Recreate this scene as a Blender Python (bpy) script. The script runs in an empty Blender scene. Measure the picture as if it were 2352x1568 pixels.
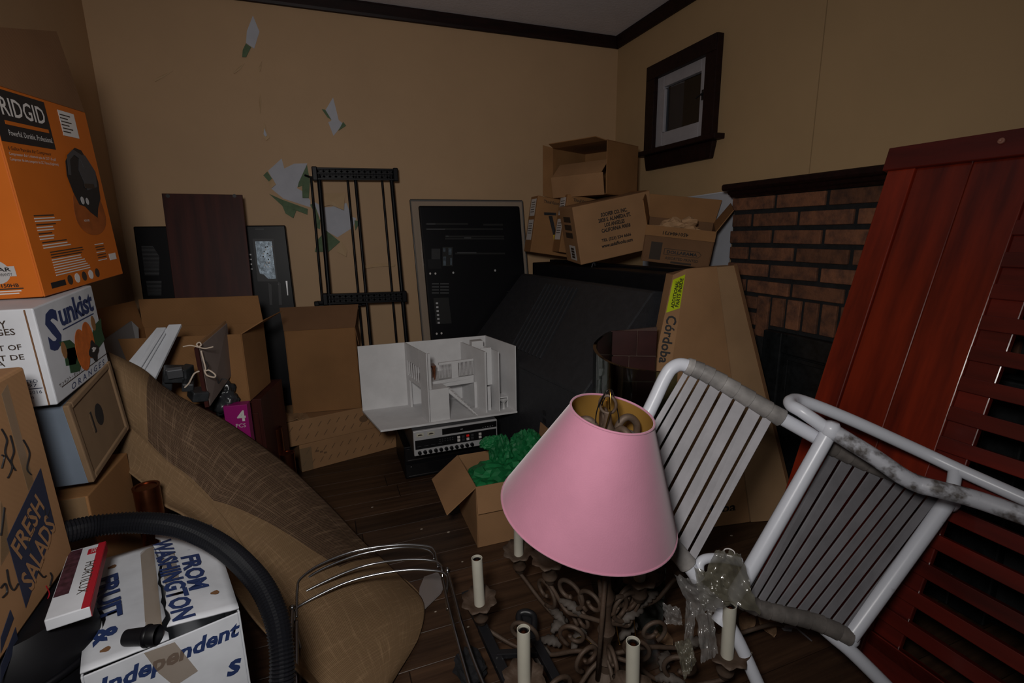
import bpy, bmesh, math, random
from math import sin, cos, pi, radians, sqrt, atan2
from mathutils import Vector, Matrix, Euler, noise
random.seed(7)
C = bpy.context.scene.collection
V3 = Vector

# ------------------------------------------------------------------ camera
CAM_H = 1.25
YAW, PITCH, ROLL, FPX = radians(20.43248), radians(12.29721), radians(-0.88365), 1146.1
_f = V3((sin(YAW)*cos(PITCH), cos(YAW)*cos(PITCH), -sin(PITCH)))
_r = V3((cos(YAW), -sin(YAW), 0)); _u = _r.cross(_f)
_r, _u = _r*cos(ROLL) + _u*sin(ROLL), -_r*sin(ROLL) + _u*cos(ROLL)
cam_data = bpy.data.cameras.new('camera')
cam_data.sensor_width = 36.0; cam_data.lens = FPX/2352*36.0; cam_data.clip_start = 0.02
cam = bpy.data.objects.new('camera', cam_data); C.objects.link(cam)
M = Matrix((_r, _u, -_f)).transposed().to_4x4(); M.translation = (0, 0, CAM_H)
cam.matrix_world = M
bpy.context.scene.camera = cam

# ------------------------------------------------------------------ light
W = bpy.data.worlds.new('world'); bpy.context.scene.world = W; W.use_nodes = True
W.node_tree.nodes['Background'].inputs[0].default_value = (0.75, 0.86, 1.0, 1)
W.node_tree.nodes['Background'].inputs[1].default_value = 0.020
ld = bpy.data.lights.new('flash_lamp', 'SPOT'); ld.spot_size = radians(150); ld.spot_blend = 1.0; ld.shadow_soft_size = 0.10; ld.energy = 67; ld.color = (1.0, 0.965, 0.93)
lamp = bpy.data.objects.new('flash_lamp', ld); C.objects.link(lamp)
lamp.location = (-0.14, 0.02, 1.47)
lamp.rotation_euler = (V3((0.62, 2.5, 0.72)) - lamp.location).to_track_quat('-Z', 'Y').to_euler()
vs = bpy.context.scene.view_settings
vs.view_transform = 'Standard'; vs.look = 'None'; vs.gamma = 1; vs.use_curve_mapping = False; vs.exposure = 0.0

# ------------------------------------------------------------------ helpers
def at(x, y, X=None, Y=None, Z=None, d=None):
    """world point seen at photo position (x, y) that lies on a plane of the room (or at a distance d)"""
    v = _r*((x-1176)/FPX) - _u*((y-784)/FPX) + _f
    if X is not None: k = X/v.x
    elif Y is not None: k = Y/v.y
    elif Z is not None: k = (Z-CAM_H)/v.z
    else: k = d
    return V3((0, 0, CAM_H)) + v*k

def tag(o, label=None, cat=None, group=None, kind=None):
    if label: o['label'] = label
    if cat: o['category'] = cat
    if group: o['group'] = group
    if kind: o['kind'] = kind
    return o

def thing(name, label, cat, loc=(0, 0, 0), rot=(0, 0, 0), group=None, kind=None):
    o = bpy.data.objects.new(name, None); C.objects.link(o)
    o.empty_display_size = 0.05
    o.location = loc; o.rotation_euler = tuple(radians(a) for a in rot)
    return tag(o, label, cat, group, kind)

def link(name, me, parent=None, world=False):
    o = bpy.data.objects.new(name, me); C.objects.link(o)
    if parent is not None:
        o.parent = parent
        if world:
            m = Matrix.LocRotScale(parent.location, parent.rotation_euler, parent.scale)
            if parent.parent is not None:
                q = parent.parent
                m = Matrix.LocRotScale(q.location, q.rotation_euler, q.scale) @ parent.matrix_parent_inverse @ m
            o.matrix_parent_inverse = m.inverted()
    return o

def dup(o, parent, loc=None, rot=None, scale=None):
    c = o.copy(); C.objects.link(c); c.parent = parent
    if loc is not None: c.location = loc
    if rot is not None: c.rotation_euler = rot
    if scale is not None: c.scale = scale
    return c

class MB:
    def __init__(s): s.v = []; s.f = []; s.m = []; s.mi = 0
    def add(s, vs, fs):
        n = len(s.v); s.v += [tuple(p) for p in vs]
        for q in fs: s.f.append(tuple(i+n for i in q)); s.m.append(s.mi)
        return s
    def box(s, c, d, R=None):
        c = V3(c); h = V3(d)*0.5; R = R or Matrix.Identity(3)
        vs = [c + R @ V3((h.x*i, h.y*j, h.z*k)) for i in (-1, 1) for j in (-1, 1) for k in (-1, 1)]
        return s.add(vs, [(0,1,3,2), (4,6,7,5), (0,4,5,1), (2,3,7,6), (0,2,6,4), (1,5,7,3)])
    def hexa(s, b, t):
        n = len(b)
        vs = list(b) + list(t)
        fs = [tuple(range(n-1, -1, -1)), tuple(range(n, 2*n))] + [(i, (i+1) % n, n+(i+1) % n, n+i) for i in range(n)]
        return s.add(vs, fs)
    def prism(s, pts, off):
        off = V3(off); pts = [V3(p) for p in pts]
        return s.hexa(pts, [p+off for p in pts])
    def bar(s, a, b, w, t, up=(0, 0, 1)):
        a, b = V3(a), V3(b); z = (b-a); L = z.length; z.normalize()
        x = V3(up).cross(z)
        if x.length < 1e-4: x = V3((1, 0, 0)).cross(z)
        x.normalize(); y = z.cross(x)
        R = Matrix((x, y, z)).transposed()
        return s.box((a+b)/2, (w, t, L), R)
    def tube(s, pts, r, n=10, closed=False, cap=True):
        pts = [V3(p) for p in pts]; k = len(pts)
        rs = r if isinstance(r, (list, tuple)) else [r]*k
        t0 = (pts[1]-pts[0]).normalized()
        nrm = t0.orthogonal().normalized()
        rings = []
        for i in range(k):
            if closed: t = (pts[(i+1) % k]-pts[i-1])
            else: t = pts[min(i+1, k-1)]-pts[max(i-1, 0)]
            if t.length < 1e-9: t = t0
            t = t.normalized(); nrm = (nrm - t*nrm.dot(t))
            if nrm.length < 1e-6: nrm = t.orthogonal()
            nrm.normalize(); b = t.cross(nrm)
            rings.append([pts[i] + (nrm*cos(2*pi*j/n) + b*sin(2*pi*j/n))*rs[i] for j in range(n)])
        vs = [p for q in rings for p in q]; fs = []
        for i in range(k if closed else k-1):
            i2 = (i+1) % k
            for j in range(n): fs.append((i*n+j, i*n+(j+1) % n, i2*n+(j+1) % n, i2*n+j))
        if cap and not closed:
            fs.append(tuple(range(n-1, -1, -1))); fs.append(tuple((k-1)*n+j for j in range(n)))
        return s.add(vs, fs)
    def lathe(s, prof, M=None, n=24, cap=True, wob=None):
        M = M or Matrix.Identity(4); vs = []; fs = []
        for i, (r, z) in enumerate(prof):
            for j in range(n):
                a = 2*pi*j/n; rr = r*(1+(wob(i, a) if wob else 0))
                vs.append(M @ V3((rr*cos(a), rr*sin(a), z)))
        for i in range(len(prof)-1):
            for j in range(n): fs.append((i*n+j, i*n+(j+1) % n, (i+1)*n+(j+1) % n, (i+1)*n+j))
        if cap:
            fs.append(tuple(range(n-1, -1, -1))); fs.append(tuple((len(prof)-1)*n+j for j in range(n)))
        return s.add(vs, fs)
    def grid(s, fn, nu, nv, closed_v=False):
        vs = [fn(i/nu, j/nv) for i in range(nu+1) for j in range(nv+1)]
        fs = [(i*(nv+1)+j, (i+1)*(nv+1)+j, (i+1)*(nv+1)+j+1, i*(nv+1)+j+1) for i in range(nu) for j in range(nv)]
        return s.add(vs, fs)
    def build(s, name, mat, parent=None, world=False, smooth=False, bevel=0, solid=0, sub=0, seg=2, uv=None):
        me = bpy.data.meshes.new(name); me.from_pydata(s.v, [], s.f)
        for m in (mat if isinstance(mat, (list, tuple)) else [mat]): me.materials.append(m)
        me.polygons.foreach_set('material_index', s.m)
        bm = bmesh.new(); bm.from_mesh(me); bmesh.ops.recalc_face_normals(bm, faces=bm.faces); bm.to_mesh(me); bm.free()
        if uv:
            nu, nv, lu, lv = uv; ul = me.uv_layers.new(name='cloth')
            for lp in me.loops:
                i, j = divmod(lp.vertex_index, nv+1); ul.data[lp.index].uv = (i/nu*lu, j/nv*lv)
        o = link(name, me, parent, world)
        if solid:
            q = o.modifiers.new('s', 'SOLIDIFY'); q.thickness = solid; q.offset = -1
        if bevel:
            q = o.modifiers.new('b', 'BEVEL'); q.width = bevel; q.segments = seg; q.limit_method = 'ANGLE'; q.angle_limit = radians(40)
        if sub:
            q = o.modifiers.new('u', 'SUBSURF'); q.levels = sub; q.render_levels = sub
        if smooth:
            me.polygons.foreach_set('use_smooth', [True]*len(me.polygons))
            if smooth == 'auto':
                me.set_sharp_from_angle(angle=radians(38))
        return o

def spline(pts, n=8):
    """Catmull-Rom through the points"""
    pts = [V3(p) for p in pts]; out = []
    for i in range(len(pts)-1):
        p0 = pts[max(i-1, 0)]; p1 = pts[i]; p2 = pts[i+1]; p3 = pts[min(i+2, len(pts)-1)]
        for k in range(n):
            t = k/n
            out.append(0.5*((2*p1) + (p2-p0)*t + (2*p0-5*p1+4*p2-p3)*t*t + (3*p1-p0-3*p2+p3)*t**3))
    out.append(pts[-1]); return out

def frame(c, right, up, off=0.0008):
    x = V3(right).normalized(); y = V3(up); y = (y - x*y.dot(x)).normalized(); z = x.cross(y)
    m = Matrix((x, y, z)).transposed().to_4x4(); m.translation = V3(c) + z*off
    return m

_tc = {}
def text(parent, s, c, right, up, mat, w=None, h=None, shear=0.0, bold=0.0, space=1.0, name='lettering', off=0.0008, align='C', arc=0.0, label=None):
    cu = bpy.data.curves.new('t', 'FONT'); cu.body = s; cu.shear = shear; cu.offset = bold; cu.space_character = space; cu.resolution_u = 2
    cu.align_x = 'CENTER' if align == 'C' else 'LEFT'
    to = bpy.data.objects.new('t', cu); C.objects.link(to)
    dg = bpy.context.evaluated_depsgraph_get(); me = bpy.data.meshes.new_from_object(to.evaluated_get(dg))
    bpy.data.objects.remove(to); bpy.data.curves.remove(cu)
    xs = [v.co.x for v in me.vertices] or [0, 1]; ys = [v.co.y for v in me.vertices] or [0, 1]
    bw = max(xs)-min(xs) or 1; bh = max(ys)-min(ys) or 1
    if w and h: sx, sy = w/bw, h/bh
    elif w: sx = sy = w/bw
    else: sx = sy = h/bh
    mx, my = (max(xs)+min(xs))/2, (max(ys)+min(ys))/2
    if align == 'L': mx = min(xs)
    m = frame(c, right, up, off)
    for v in me.vertices:
        x, y = (v.co.x-mx)*sx, (v.co.y-my)*sy
        if arc: y += arc*(x/(bw*sx/2))**2
        v.co = m @ V3((x, y, 0))
    me.materials.clear(); me.materials.append(mat); me.name = name
    o = link(name, me, parent)
    if label: o['label'] = label
    return o

def plate(parent, name, c, right, up, w, h, mat, off=0.0004, th=0.0004):
    m = frame(c, right, up, off); b = MB()
    b.prism([m @ V3((x, y, 0)) for x, y in ((-w/2, -h/2), (w/2, -h/2), (w/2, h/2), (-w/2, h/2))], m.to_3x3() @ V3((0, 0, th)))
    return b.build(name, mat, parent)

def poly(parent, name, c, right, up, pts, mat, off=0.0004, th=0.0004, sc=1.0):
    m = frame(c, right, up, off); b = MB()
    b.prism([m @ V3((x*sc, y*sc, 0)) for x, y in pts], m.to_3x3() @ V3((0, 0, th)))
    return b.build(name, mat, parent)

# ------------------------------------------------------------------ materials
def nodes(name):
    m = bpy.data.materials.new(name); m.use_nodes = True
    nt = m.node_tree; return m, nt, nt.nodes, nt.links, nt.nodes['Principled BSDF']

def mat(name, col, rough=0.6, metal=0.0, var=0.0, scale=6.0, bump=0.0, bscale=40.0, stretch=None, spec=0.5, col2=None, coat=0.0, rnd=0.0, detail=4.0, lo=0.35, hi=0.65, trans=0.0, ior=1.45, alpha=1.0, sheen=0.0):
    m, nt, N, L, B = nodes(name)
    B.inputs['Base Color'].default_value = (*col, 1); B.inputs['Roughness'].default_value = rough; B.inputs['Metallic'].default_value = metal
    B.inputs['Specular IOR Level'].default_value = spec; B.inputs['Coat Weight'].default_value = coat; B.inputs['Coat Roughness'].default_value = 0.15
    B.inputs['Transmission Weight'].default_value = trans; B.inputs['IOR'].default_value = ior; B.inputs['Alpha'].default_value = alpha
    if sheen: B.inputs['Sheen Weight'].default_value = sheen
    src = None
    if var or bump or col2:
        tc = N.new('ShaderNodeTexCoord'); mp = N.new('ShaderNodeMapping'); L.new(tc.outputs['Object'], mp.inputs[0])
        if stretch: mp.inputs['Scale'].default_value = stretch
        if rnd:
            oi = N.new('ShaderNodeObjectInfo'); vm = N.new('ShaderNodeVectorMath'); vm.operation = 'SCALE'
            vm.inputs[0].default_value = (7.3, 3.1, 5.7); L.new(oi.outputs['Random'], vm.inputs['Scale']); L.new(vm.outputs[0], mp.inputs['Location'])
    if var or col2:
        nz = N.new('ShaderNodeTexNoise'); nz.inputs['Scale'].default_value = scale; nz.inputs['Detail'].default_value = detail; nz.inputs['Roughness'].default_value = 0.6
        L.new(mp.outputs[0], nz.inputs['Vector'])
        cr = N.new('ShaderNodeValToRGB'); cr.color_ramp.elements[0].position = lo; cr.color_ramp.elements[1].position = hi
        c2 = col2 or tuple(c*(1-var) for c in col); c1 = col if col2 else tuple(min(1, c*(1+var*0.5)) for c in col)
        cr.color_ramp.elements[0].color = (*c2, 1); cr.color_ramp.elements[1].color = (*c1, 1)
        L.new(nz.outputs['Fac'], cr.inputs[0]); src = cr.outputs[0]
    if rnd:
        oi = N.new('ShaderNodeObjectInfo'); hs = N.new('ShaderNodeHueSaturation'); mr = N.new('ShaderNodeMapRange')
        mr.inputs['To Min'].default_value = 1-rnd; mr.inputs['To Max'].default_value = 1+rnd*0.6
        L.new(oi.outputs['Random'], mr.inputs[0]); L.new(mr.outputs[0], hs.inputs['Value'])
        if src: L.new(src, hs.inputs['Color'])
        else: hs.inputs['Color'].default_value = (*col, 1)
        src = hs.outputs[0]
    if src: L.new(src, B.inputs['Base Color'])
    if bump:
        n2 = N.new('ShaderNodeTexNoise'); n2.inputs['Scale'].default_value = bscale; n2.inputs['Detail'].default_value = 3
        L.new(mp.outputs[0], n2.inputs['Vector'])
        bp = N.new('ShaderNodeBump'); bp.inputs['Strength'].default_value = bump; bp.inputs['Distance'].default_value = 0.004
        L.new(n2.outputs['Fac'], bp.inputs['Height']); L.new(bp.outputs[0], B.inputs['Normal'])
    return m

def cardboard(name, col):
    m, nt, N, L, B = nodes(name); B.inputs['Roughness'].default_value = 0.78; B.inputs['Specular IOR Level'].default_value = 0.25
    tc = N.new('ShaderNodeTexCoord'); nz = N.new('ShaderNodeTexNoise'); nz.inputs['Scale'].default_value = 5; nz.inputs['Detail'].default_value = 6
    L.new(tc.outputs['Object'], nz.inputs['Vector'])
    cr = N.new('ShaderNodeValToRGB'); cr.color_ramp.elements[0].color = (*(c*0.86 for c in col), 1); cr.color_ramp.elements[1].color = (*(c*1.08 for c in col), 1)
    cr.color_ramp.elements[0].position = 0.3; cr.color_ramp.elements[1].position = 0.7
    L.new(nz.outputs['Fac'], cr.inputs[0]); L.new(cr.outputs[0], B.inputs['Base Color'])
    wv = N.new('ShaderNodeTexWave'); wv.inputs['Scale'].default_value = 45; wv.inputs['Distortion'].default_value = 0.4; wv.bands_direction = 'DIAGONAL'
    L.new(tc.outputs['Object'], wv.inputs['Vector'])
    bp = N.new('ShaderNodeBump'); bp.inputs['Strength'].default_value = 0.06; bp.inputs['Distance'].default_value = 0.002
    L.new(wv.outputs['Fac'], bp.inputs['Height']); L.new(bp.outputs[0], B.inputs['Normal'])
    return m

def weave(name, c1, c2, sc=260.0, slub=0.35):
    m, nt, N, L, B = nodes(name); B.inputs['Roughness'].default_value = 0.9; B.inputs['Specular IOR Level'].default_value = 0.1
    tc = N.new('ShaderNodeTexCoord')
    mp = N.new('ShaderNodeMapping'); L.new(tc.outputs['UV'], mp.inputs[0])
    h = None; ws = []
    for ax in ('X', 'Y'):
        wv = N.new('ShaderNodeTexWave'); wv.bands_direction = ax; wv.inputs['Scale'].default_value = sc/2.6; wv.inputs['Distortion'].default_value = 0.25; wv.inputs['Detail Scale'].default_value = 1.0
        L.new(mp.outputs[0], wv.inputs['Vector']); ws.append(wv)
    mul = N.new('ShaderNodeMath'); mul.operation = 'MULTIPLY'; L.new(ws[0].outputs['Fac'], mul.inputs[0]); L.new(ws[1].outputs['Fac'], mul.inputs[1])
    # slubby threads
    acc = mul.outputs[0]
    for k, st in enumerate(((8, 160, 30), (160, 8, 30))):
        m2 = N.new('ShaderNodeMapping'); m2.inputs['Scale'].default_value = st; L.new(mp.outputs[0], m2.inputs[0])
        nz = N.new('ShaderNodeTexNoise'); nz.inputs['Scale'].default_value = 1.0; nz.inputs['Detail'].default_value = 2; L.new(m2.outputs[0], nz.inputs['Vector'])
        mr = N.new('ShaderNodeMapRange'); mr.inputs['From Min'].default_value = 0.52; mr.inputs['From Max'].default_value = 0.75; L.new(nz.outputs['Fac'], mr.inputs[0])
        ad = N.new('ShaderNodeMath'); ad.operation = 'MULTIPLY_ADD'; ad.inputs[1].default_value = slub; L.new(mr.outputs[0], ad.inputs[0]); L.new(acc, ad.inputs[2]); acc = ad.outputs[0]
    cr = N.new('ShaderNodeValToRGB'); cr.color_ramp.elements[0].color = (*c2, 1); cr.color_ramp.elements[1].color = (*c1, 1)
    cr.color_ramp.elements[0].position = 0.05; cr.color_ramp.elements[1].position = 0.85
    L.new(acc, cr.inputs[0]); L.new(cr.outputs[0], B.inputs['Base Color'])
    bp = N.new('ShaderNodeBump'); bp.inputs['Strength'].default_value = 0.5; bp.inputs['Distance'].default_value = 0.002
    L.new(acc, bp.inputs['Height']); L.new(bp.outputs[0], B.inputs['Normal'])
    return m

def film(name, col, a, rough=0.12):
    m, nt, N, L, B = nodes(name); B.inputs['Base Color'].default_value = (*col, 1); B.inputs['Roughness'].default_value = rough; B.inputs['Specular IOR Level'].default_value = 0.9
    B.inputs['Alpha'].default_value = a; B.inputs['Coat Weight'].default_value = 0.6; B.inputs['Coat Roughness'].default_value = 0.06
    return m

m_wall = mat('wall_paint', (0.475, 0.305, 0.168), 0.62, var=0.05, scale=2.2, bump=0.10, bscale=30)
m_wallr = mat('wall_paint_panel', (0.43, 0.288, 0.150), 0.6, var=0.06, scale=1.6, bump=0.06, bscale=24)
m_ceil = mat('ceiling_paint', (0.60, 0.575, 0.61), 0.9, var=0.05, scale=4, bump=0.4, bscale=60)
m_trim = mat('dark_varnished_wood', (0.013, 0.0035, 0.003), 0.5, spec=0.3, var=0.4, scale=8, stretch=(1, 6, 6))
m_floor = mat('laminate_plank', (0.088, 0.046, 0.025), 0.42, col2=(0.030, 0.015, 0.009), scale=3.0, stretch=(0.9, 14, 6), rnd=0.35, bump=0.12, bscale=9, detail=8, lo=0.3, hi=0.72)
m_gap = mat('floor_gap', (0.018, 0.010, 0.007), 0.9)
m_plaster = mat('bare_plaster', (0.46, 0.47, 0.52), 0.9, var=0.06, scale=12, bump=0.2, bscale=70)
m_greenpaper = mat('green_backing_paper', (0.115, 0.17, 0.095), 0.85, var=0.15, scale=30)
m_peel = mat('peeled_paint_skin', (0.50, 0.34, 0.19), 0.7, var=0.05, scale=10)
m_white = mat('white_paint', (0.35, 0.335, 0.36), 0.45, var=0.1, scale=9)
m_glassdark = mat('dark_window_glass', (0.35, 0.37, 0.40), 0.06, trans=1.0, ior=1.45)
m_iron = mat('cast_black_iron', (0.010, 0.011, 0.012), 0.42, var=0.5, scale=22, bump=0.25, bscale=35)
m_brick = mat('fired_brick', (0.185, 0.074, 0.036), 0.85, col2=(0.075, 0.034, 0.022), scale=20, rnd=0.4, bump=0.7, bscale=70, lo=0.32, hi=0.6)
m_mortar = mat('sooty_mortar', (0.011, 0.011, 0.012), 0.95, var=0.35, scale=25, bump=0.6, bscale=60)
cb_tan = cardboard('cardboard_tan', (0.335, 0.182, 0.086))
cb_mid = cardboard('cardboard_mid', (0.265, 0.130, 0.050))
cb_dark = cardboard('cardboard_dark', (0.17, 0.085, 0.04))
cb_pale = cardboard('cardboard_pale', (0.355, 0.215, 0.112))
m_orange = mat('orange_print', (0.50, 0.118, 0.009), 0.45, var=0.08, scale=4, bump=0.04, bscale=60)
m_black = mat('black_print', (0.012, 0.012, 0.014), 0.5)
m_inkbrown = mat('faded_black_ink', (0.035, 0.022, 0.014), 0.7)
m_whiteprint = mat('white_print', (0.6, 0.57, 0.55), 0.5)
m_whitebox = mat('white_carton', (0.56, 0.58, 0.62), 0.5, var=0.14, scale=5, bump=0.08, bscale=40)
m_navy = mat('navy_print', (0.018, 0.035, 0.115), 0.5)
m_blueink = mat('blue_ink', (0.020, 0.026, 0.055), 0.6)
m_orfruit = mat('orange_fruit_print', (0.55, 0.13, 0.02), 0.5, var=0.25, scale=40)
m_leafprint = mat('leaf_print', (0.02, 0.07, 0.03), 0.5)
m_greylam = mat('grey_laminate', (0.155, 0.19, 0.24), 0.4, var=0.12, scale=5)
m_mdf = mat('bare_fibreboard', (0.20, 0.125, 0.068), 0.8, var=0.1, scale=12)
m_hose = mat('ribbed_black_plastic', (0.008, 0.0085, 0.011), 0.38, spec=0.35)
m_plastic = mat('black_plastic', (0.0055, 0.0055, 0.007), 0.5, spec=0.25, var=0.2, scale=20)
m_plasticm = mat('matt_charcoal_plastic', (0.026, 0.027, 0.031), 0.55, var=0.15, scale=30, bump=0.25, bscale=220)
m_plastics = mat('satin_black_plastic', (0.0045, 0.0045, 0.006), 0.4, spec=0.2)
m_gloss = mat('gloss_black', (0.008, 0.008, 0.009), 0.12, spec=0.6)
m_chrome = mat('dulled_chrome', (0.36, 0.37, 0.39), 0.24, metal=1.0)
m_steel = mat('grey_painted_steel', (0.17, 0.175, 0.19), 0.38, metal=0.6)
m_silver = mat('silver_plastic', (0.50, 0.50, 0.51), 0.4, metal=0.25)
m_maroon = mat('maroon_laminate', (0.062, 0.014, 0.010), 0.5, spec=0.25, col2=(0.028, 0.007, 0.006), scale=2.2, stretch=(9, 3, 0.7), detail=7)
m_cherry = mat('cherry_stained_wood', (0.235, 0.022, 0.007), 0.3, col2=(0.085, 0.009, 0.005), scale=2.0, stretch=(6, 6, 0.8), rnd=0.15, detail=7, coat=0.4)
m_cherryh = mat('cherry_stained_slat', (0.13, 0.011, 0.006), 0.34, col2=(0.055, 0.006, 0.004), scale=2.0, stretch=(6, 0.8, 6), rnd=0.2, detail=7, coat=0.3)
m_pink = mat('pink_silk_shade', (0.46, 0.190, 0.272), 0.75, var=0.07, scale=7, sheen=0.3, bump=0.08, bscale=300)
m_gold = mat('gold_foil_lining', (0.50, 0.27, 0.06), 0.36, metal=0.45)
m_rust = mat('rusty_brown_iron', (0.075, 0.044, 0.028), 0.62, metal=0.25, col2=(0.105, 0.074, 0.054), scale=14, bump=0.35, bscale=60)
m_candle = mat('ivory_candle_sleeve', (0.52, 0.50, 0.42), 0.5, var=0.06, scale=15)
m_copper = mat('copper', (0.24, 0.08, 0.036), 0.36, metal=1.0, var=0.3, scale=12)
m_brass = mat('brass_wire', (0.45, 0.28, 0.07), 0.3, metal=1.0)
m_chair = mat('white_enamel_tube', (0.60, 0.62, 0.68), 0.32, col2=(0.16, 0.145, 0.13), scale=9, lo=0.27, hi=0.36, bump=0.05)
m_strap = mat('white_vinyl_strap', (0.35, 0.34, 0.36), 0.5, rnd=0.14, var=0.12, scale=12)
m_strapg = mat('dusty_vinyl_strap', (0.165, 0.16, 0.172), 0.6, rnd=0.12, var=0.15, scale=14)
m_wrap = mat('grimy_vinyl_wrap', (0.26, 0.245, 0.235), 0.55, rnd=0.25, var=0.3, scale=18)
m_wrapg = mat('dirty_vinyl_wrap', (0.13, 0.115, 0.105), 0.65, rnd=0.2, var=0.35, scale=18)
m_doll = mat('white_model_board', (0.72, 0.715, 0.72), 0.6, var=0.08, scale=8, bump=0.12, bscale=80)
m_tissue = mat('green_tissue', (0.004, 0.15, 0.042), 0.6, var=0.35, scale=12)
m_tile = mat('dark_red_tile', (0.034, 0.009, 0.008), 0.35, var=0.25, scale=10, rnd=0.15)
m_grout = mat('pale_grout', (0.07, 0.04, 0.032), 0.9)
m_glass = mat('green_plate_glass', (0.26, 0.38, 0.32), 0.04, trans=1.0, ior=1.5)
m_acrylic = film('clear_acrylic', (0.42, 0.40, 0.37), 0.22, 0.08)
m_bag = film('clear_plastic_film', (0.26, 0.25, 0.24), 0.40, 0.16)
m_bagdirty = film('smoky_plastic_film', (0.125, 0.115, 0.085), 0.72, 0.2)
m_clearpl = film('clear_hard_plastic', (0.34, 0.30, 0.29), 0.45, 0.12)
m_kraft = mat('kraft_paper', (0.42, 0.25, 0.13), 0.75, var=0.15, scale=14, bump=0.3, bscale=30)
m_neon = mat('neon_yellow_label', (0.50, 0.62, 0.01), 0.5)
m_magenta = mat('magenta_print', (0.30, 0.008, 0.15), 0.4)
m_yellow = mat('yellow_print', (0.55, 0.42, 0.02), 0.5)
m_tape = film('packing_tape', (0.30, 0.21, 0.12), 0.32, 0.2)
m_red = mat('red_print', (0.35, 0.01, 0.02), 0.45)
m_cream = mat('cream_cord', (0.55, 0.45, 0.36), 0.7)
m_canvas = mat('primed_board', (0.23, 0.185, 0.17), 0.7, var=0.08, scale=10)
m_jute = weave('pale_jute', (0.33, 0.215, 0.12), (0.155, 0.094, 0.048))
m_juted = weave('brown_jute', (0.20, 0.13, 0.082), (0.050, 0.029, 0.018), sc=200, slub=0.55)
m_bluecloth = mat('pale_crumpled_cloth', (0.35, 0.40, 0.47), 0.8)
m_led, _nt, _N, _L, _B = nodes('red_led'); _B.inputs['Base Color'].default_value = (0.5, 0, 0, 1); _B.inputs['Emission Color'].default_value = (1, 0.02, 0.01, 1); _B.inputs['Emission Strength'].default_value = 0.12

# ------------------------------------------------------------------ room shell
XL, XR, YB, ZC = -0.953, 1.97, 3.178, 2.495
Y0 = -1.6
b = MB(); b.box(((XL+XR)/2, (Y0+YB)/2, -0.03), (XR-XL+0.2, YB-Y0+0.2, 0.04))
floor = b.build('floor', m_gap); tag(floor, 'dark brown wood-look plank floor strewn with specks', 'floor', kind='structure')
pw = 0.128; row = 0; y = YB
rp = random.Random(3)
while y > 0.25:
    x = XL - rp.uniform(0, 0.9)
    while x < XR:
        L = 1.22; x0, x1 = max(x, XL), min(x+L, XR)
        if x1-x0 > 0.02:
            b = MB(); b.box((0, 0, 0), (x1-x0-0.0025, pw-0.002, 0.012))
            o = b.build('plank', m_floor, floor, bevel=0.0012, seg=1); o.location = ((x0+x1)/2, y-pw/2, -0.006)
        x += L
    y -= pw; row += 1

b = MB(); b.box(((XL+XR)/2, YB+0.03, 1.22), (XR-XL+0.12, 0.06, 2.64)); wall_back = b.build('wall_back', m_wall)
tag(wall_back, 'cream painted back wall with torn patches of bare plaster', 'wall', kind='structure')
b = MB(); b.box((XL-0.03, (Y0+YB)/2, 1.22), (0.06, YB-Y0, 2.64)); wall_left = b.build('wall_left', m_wall)
tag(wall_left, 'shadowed cream wall behind the stacked boxes on the left', 'wall', kind='structure')
b = MB(); b.box(((XL+XR)/2, (Y0+YB)/2, ZC+0.03), (XR-XL+0.12, YB-Y0, 0.06)); ceiling = b.build('ceiling', m_ceil)
tag(ceiling, 'grey white ceiling above the dark crown moulding', 'ceiling', kind='structure')

# right wall with the window opening and the panel joint
wy0, wy1, wz0, wz1 = 2.27, 2.715, 1.74, 2.135        # opening
JY = 1.637
b = MB()
def seg(y0, y1, z0, z1): b.box((XR+0.03, (y0+y1)/2, (z0+z1)/2), (0.06, y1-y0, z1-z0))
seg(JY+0.0025, YB, -0.1, wz0); seg(JY+0.0025, YB, wz1, 2.54); seg(JY+0.0025, wy0, wz0, wz1); seg(wy1, YB, wz0, wz1)
b.box((XR+0.045, JY, 1.22), (0.03, 0.02, 2.64))
seg(Y0, JY-0.0025, -0.1, 2.54)
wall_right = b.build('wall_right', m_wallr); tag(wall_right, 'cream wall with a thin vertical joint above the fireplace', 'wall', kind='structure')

def crown(name, a, b_, inward, label):
    m = MB(); a, b_ = V3(a), V3(b_); n = V3(inward)
    prof = [(0, -0.062), (0.016, -0.062), (0.022, -0.048), (0.034, -0.03), (0.046, -0.012), (0.046, 0), (0, 0)]
    m.hexa([a + n*p + V3((0, 0, q)) for p, q in prof], [b_ + n*p + V3((0, 0, q)) for p, q in prof])
    return tag(m.build(name, m_trim, bevel=0.002), label, 'crown moulding', kind='structure')
crown('trim_1', (XL, YB, ZC), (XR, YB, ZC), (0, -1, 0), 'dark crown moulding along the top of the back wall')
crown('trim_2', (XR, YB, ZC), (XR, Y0, ZC), (-1, 0, 0), 'dark crown moulding running along the right wall')

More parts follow.
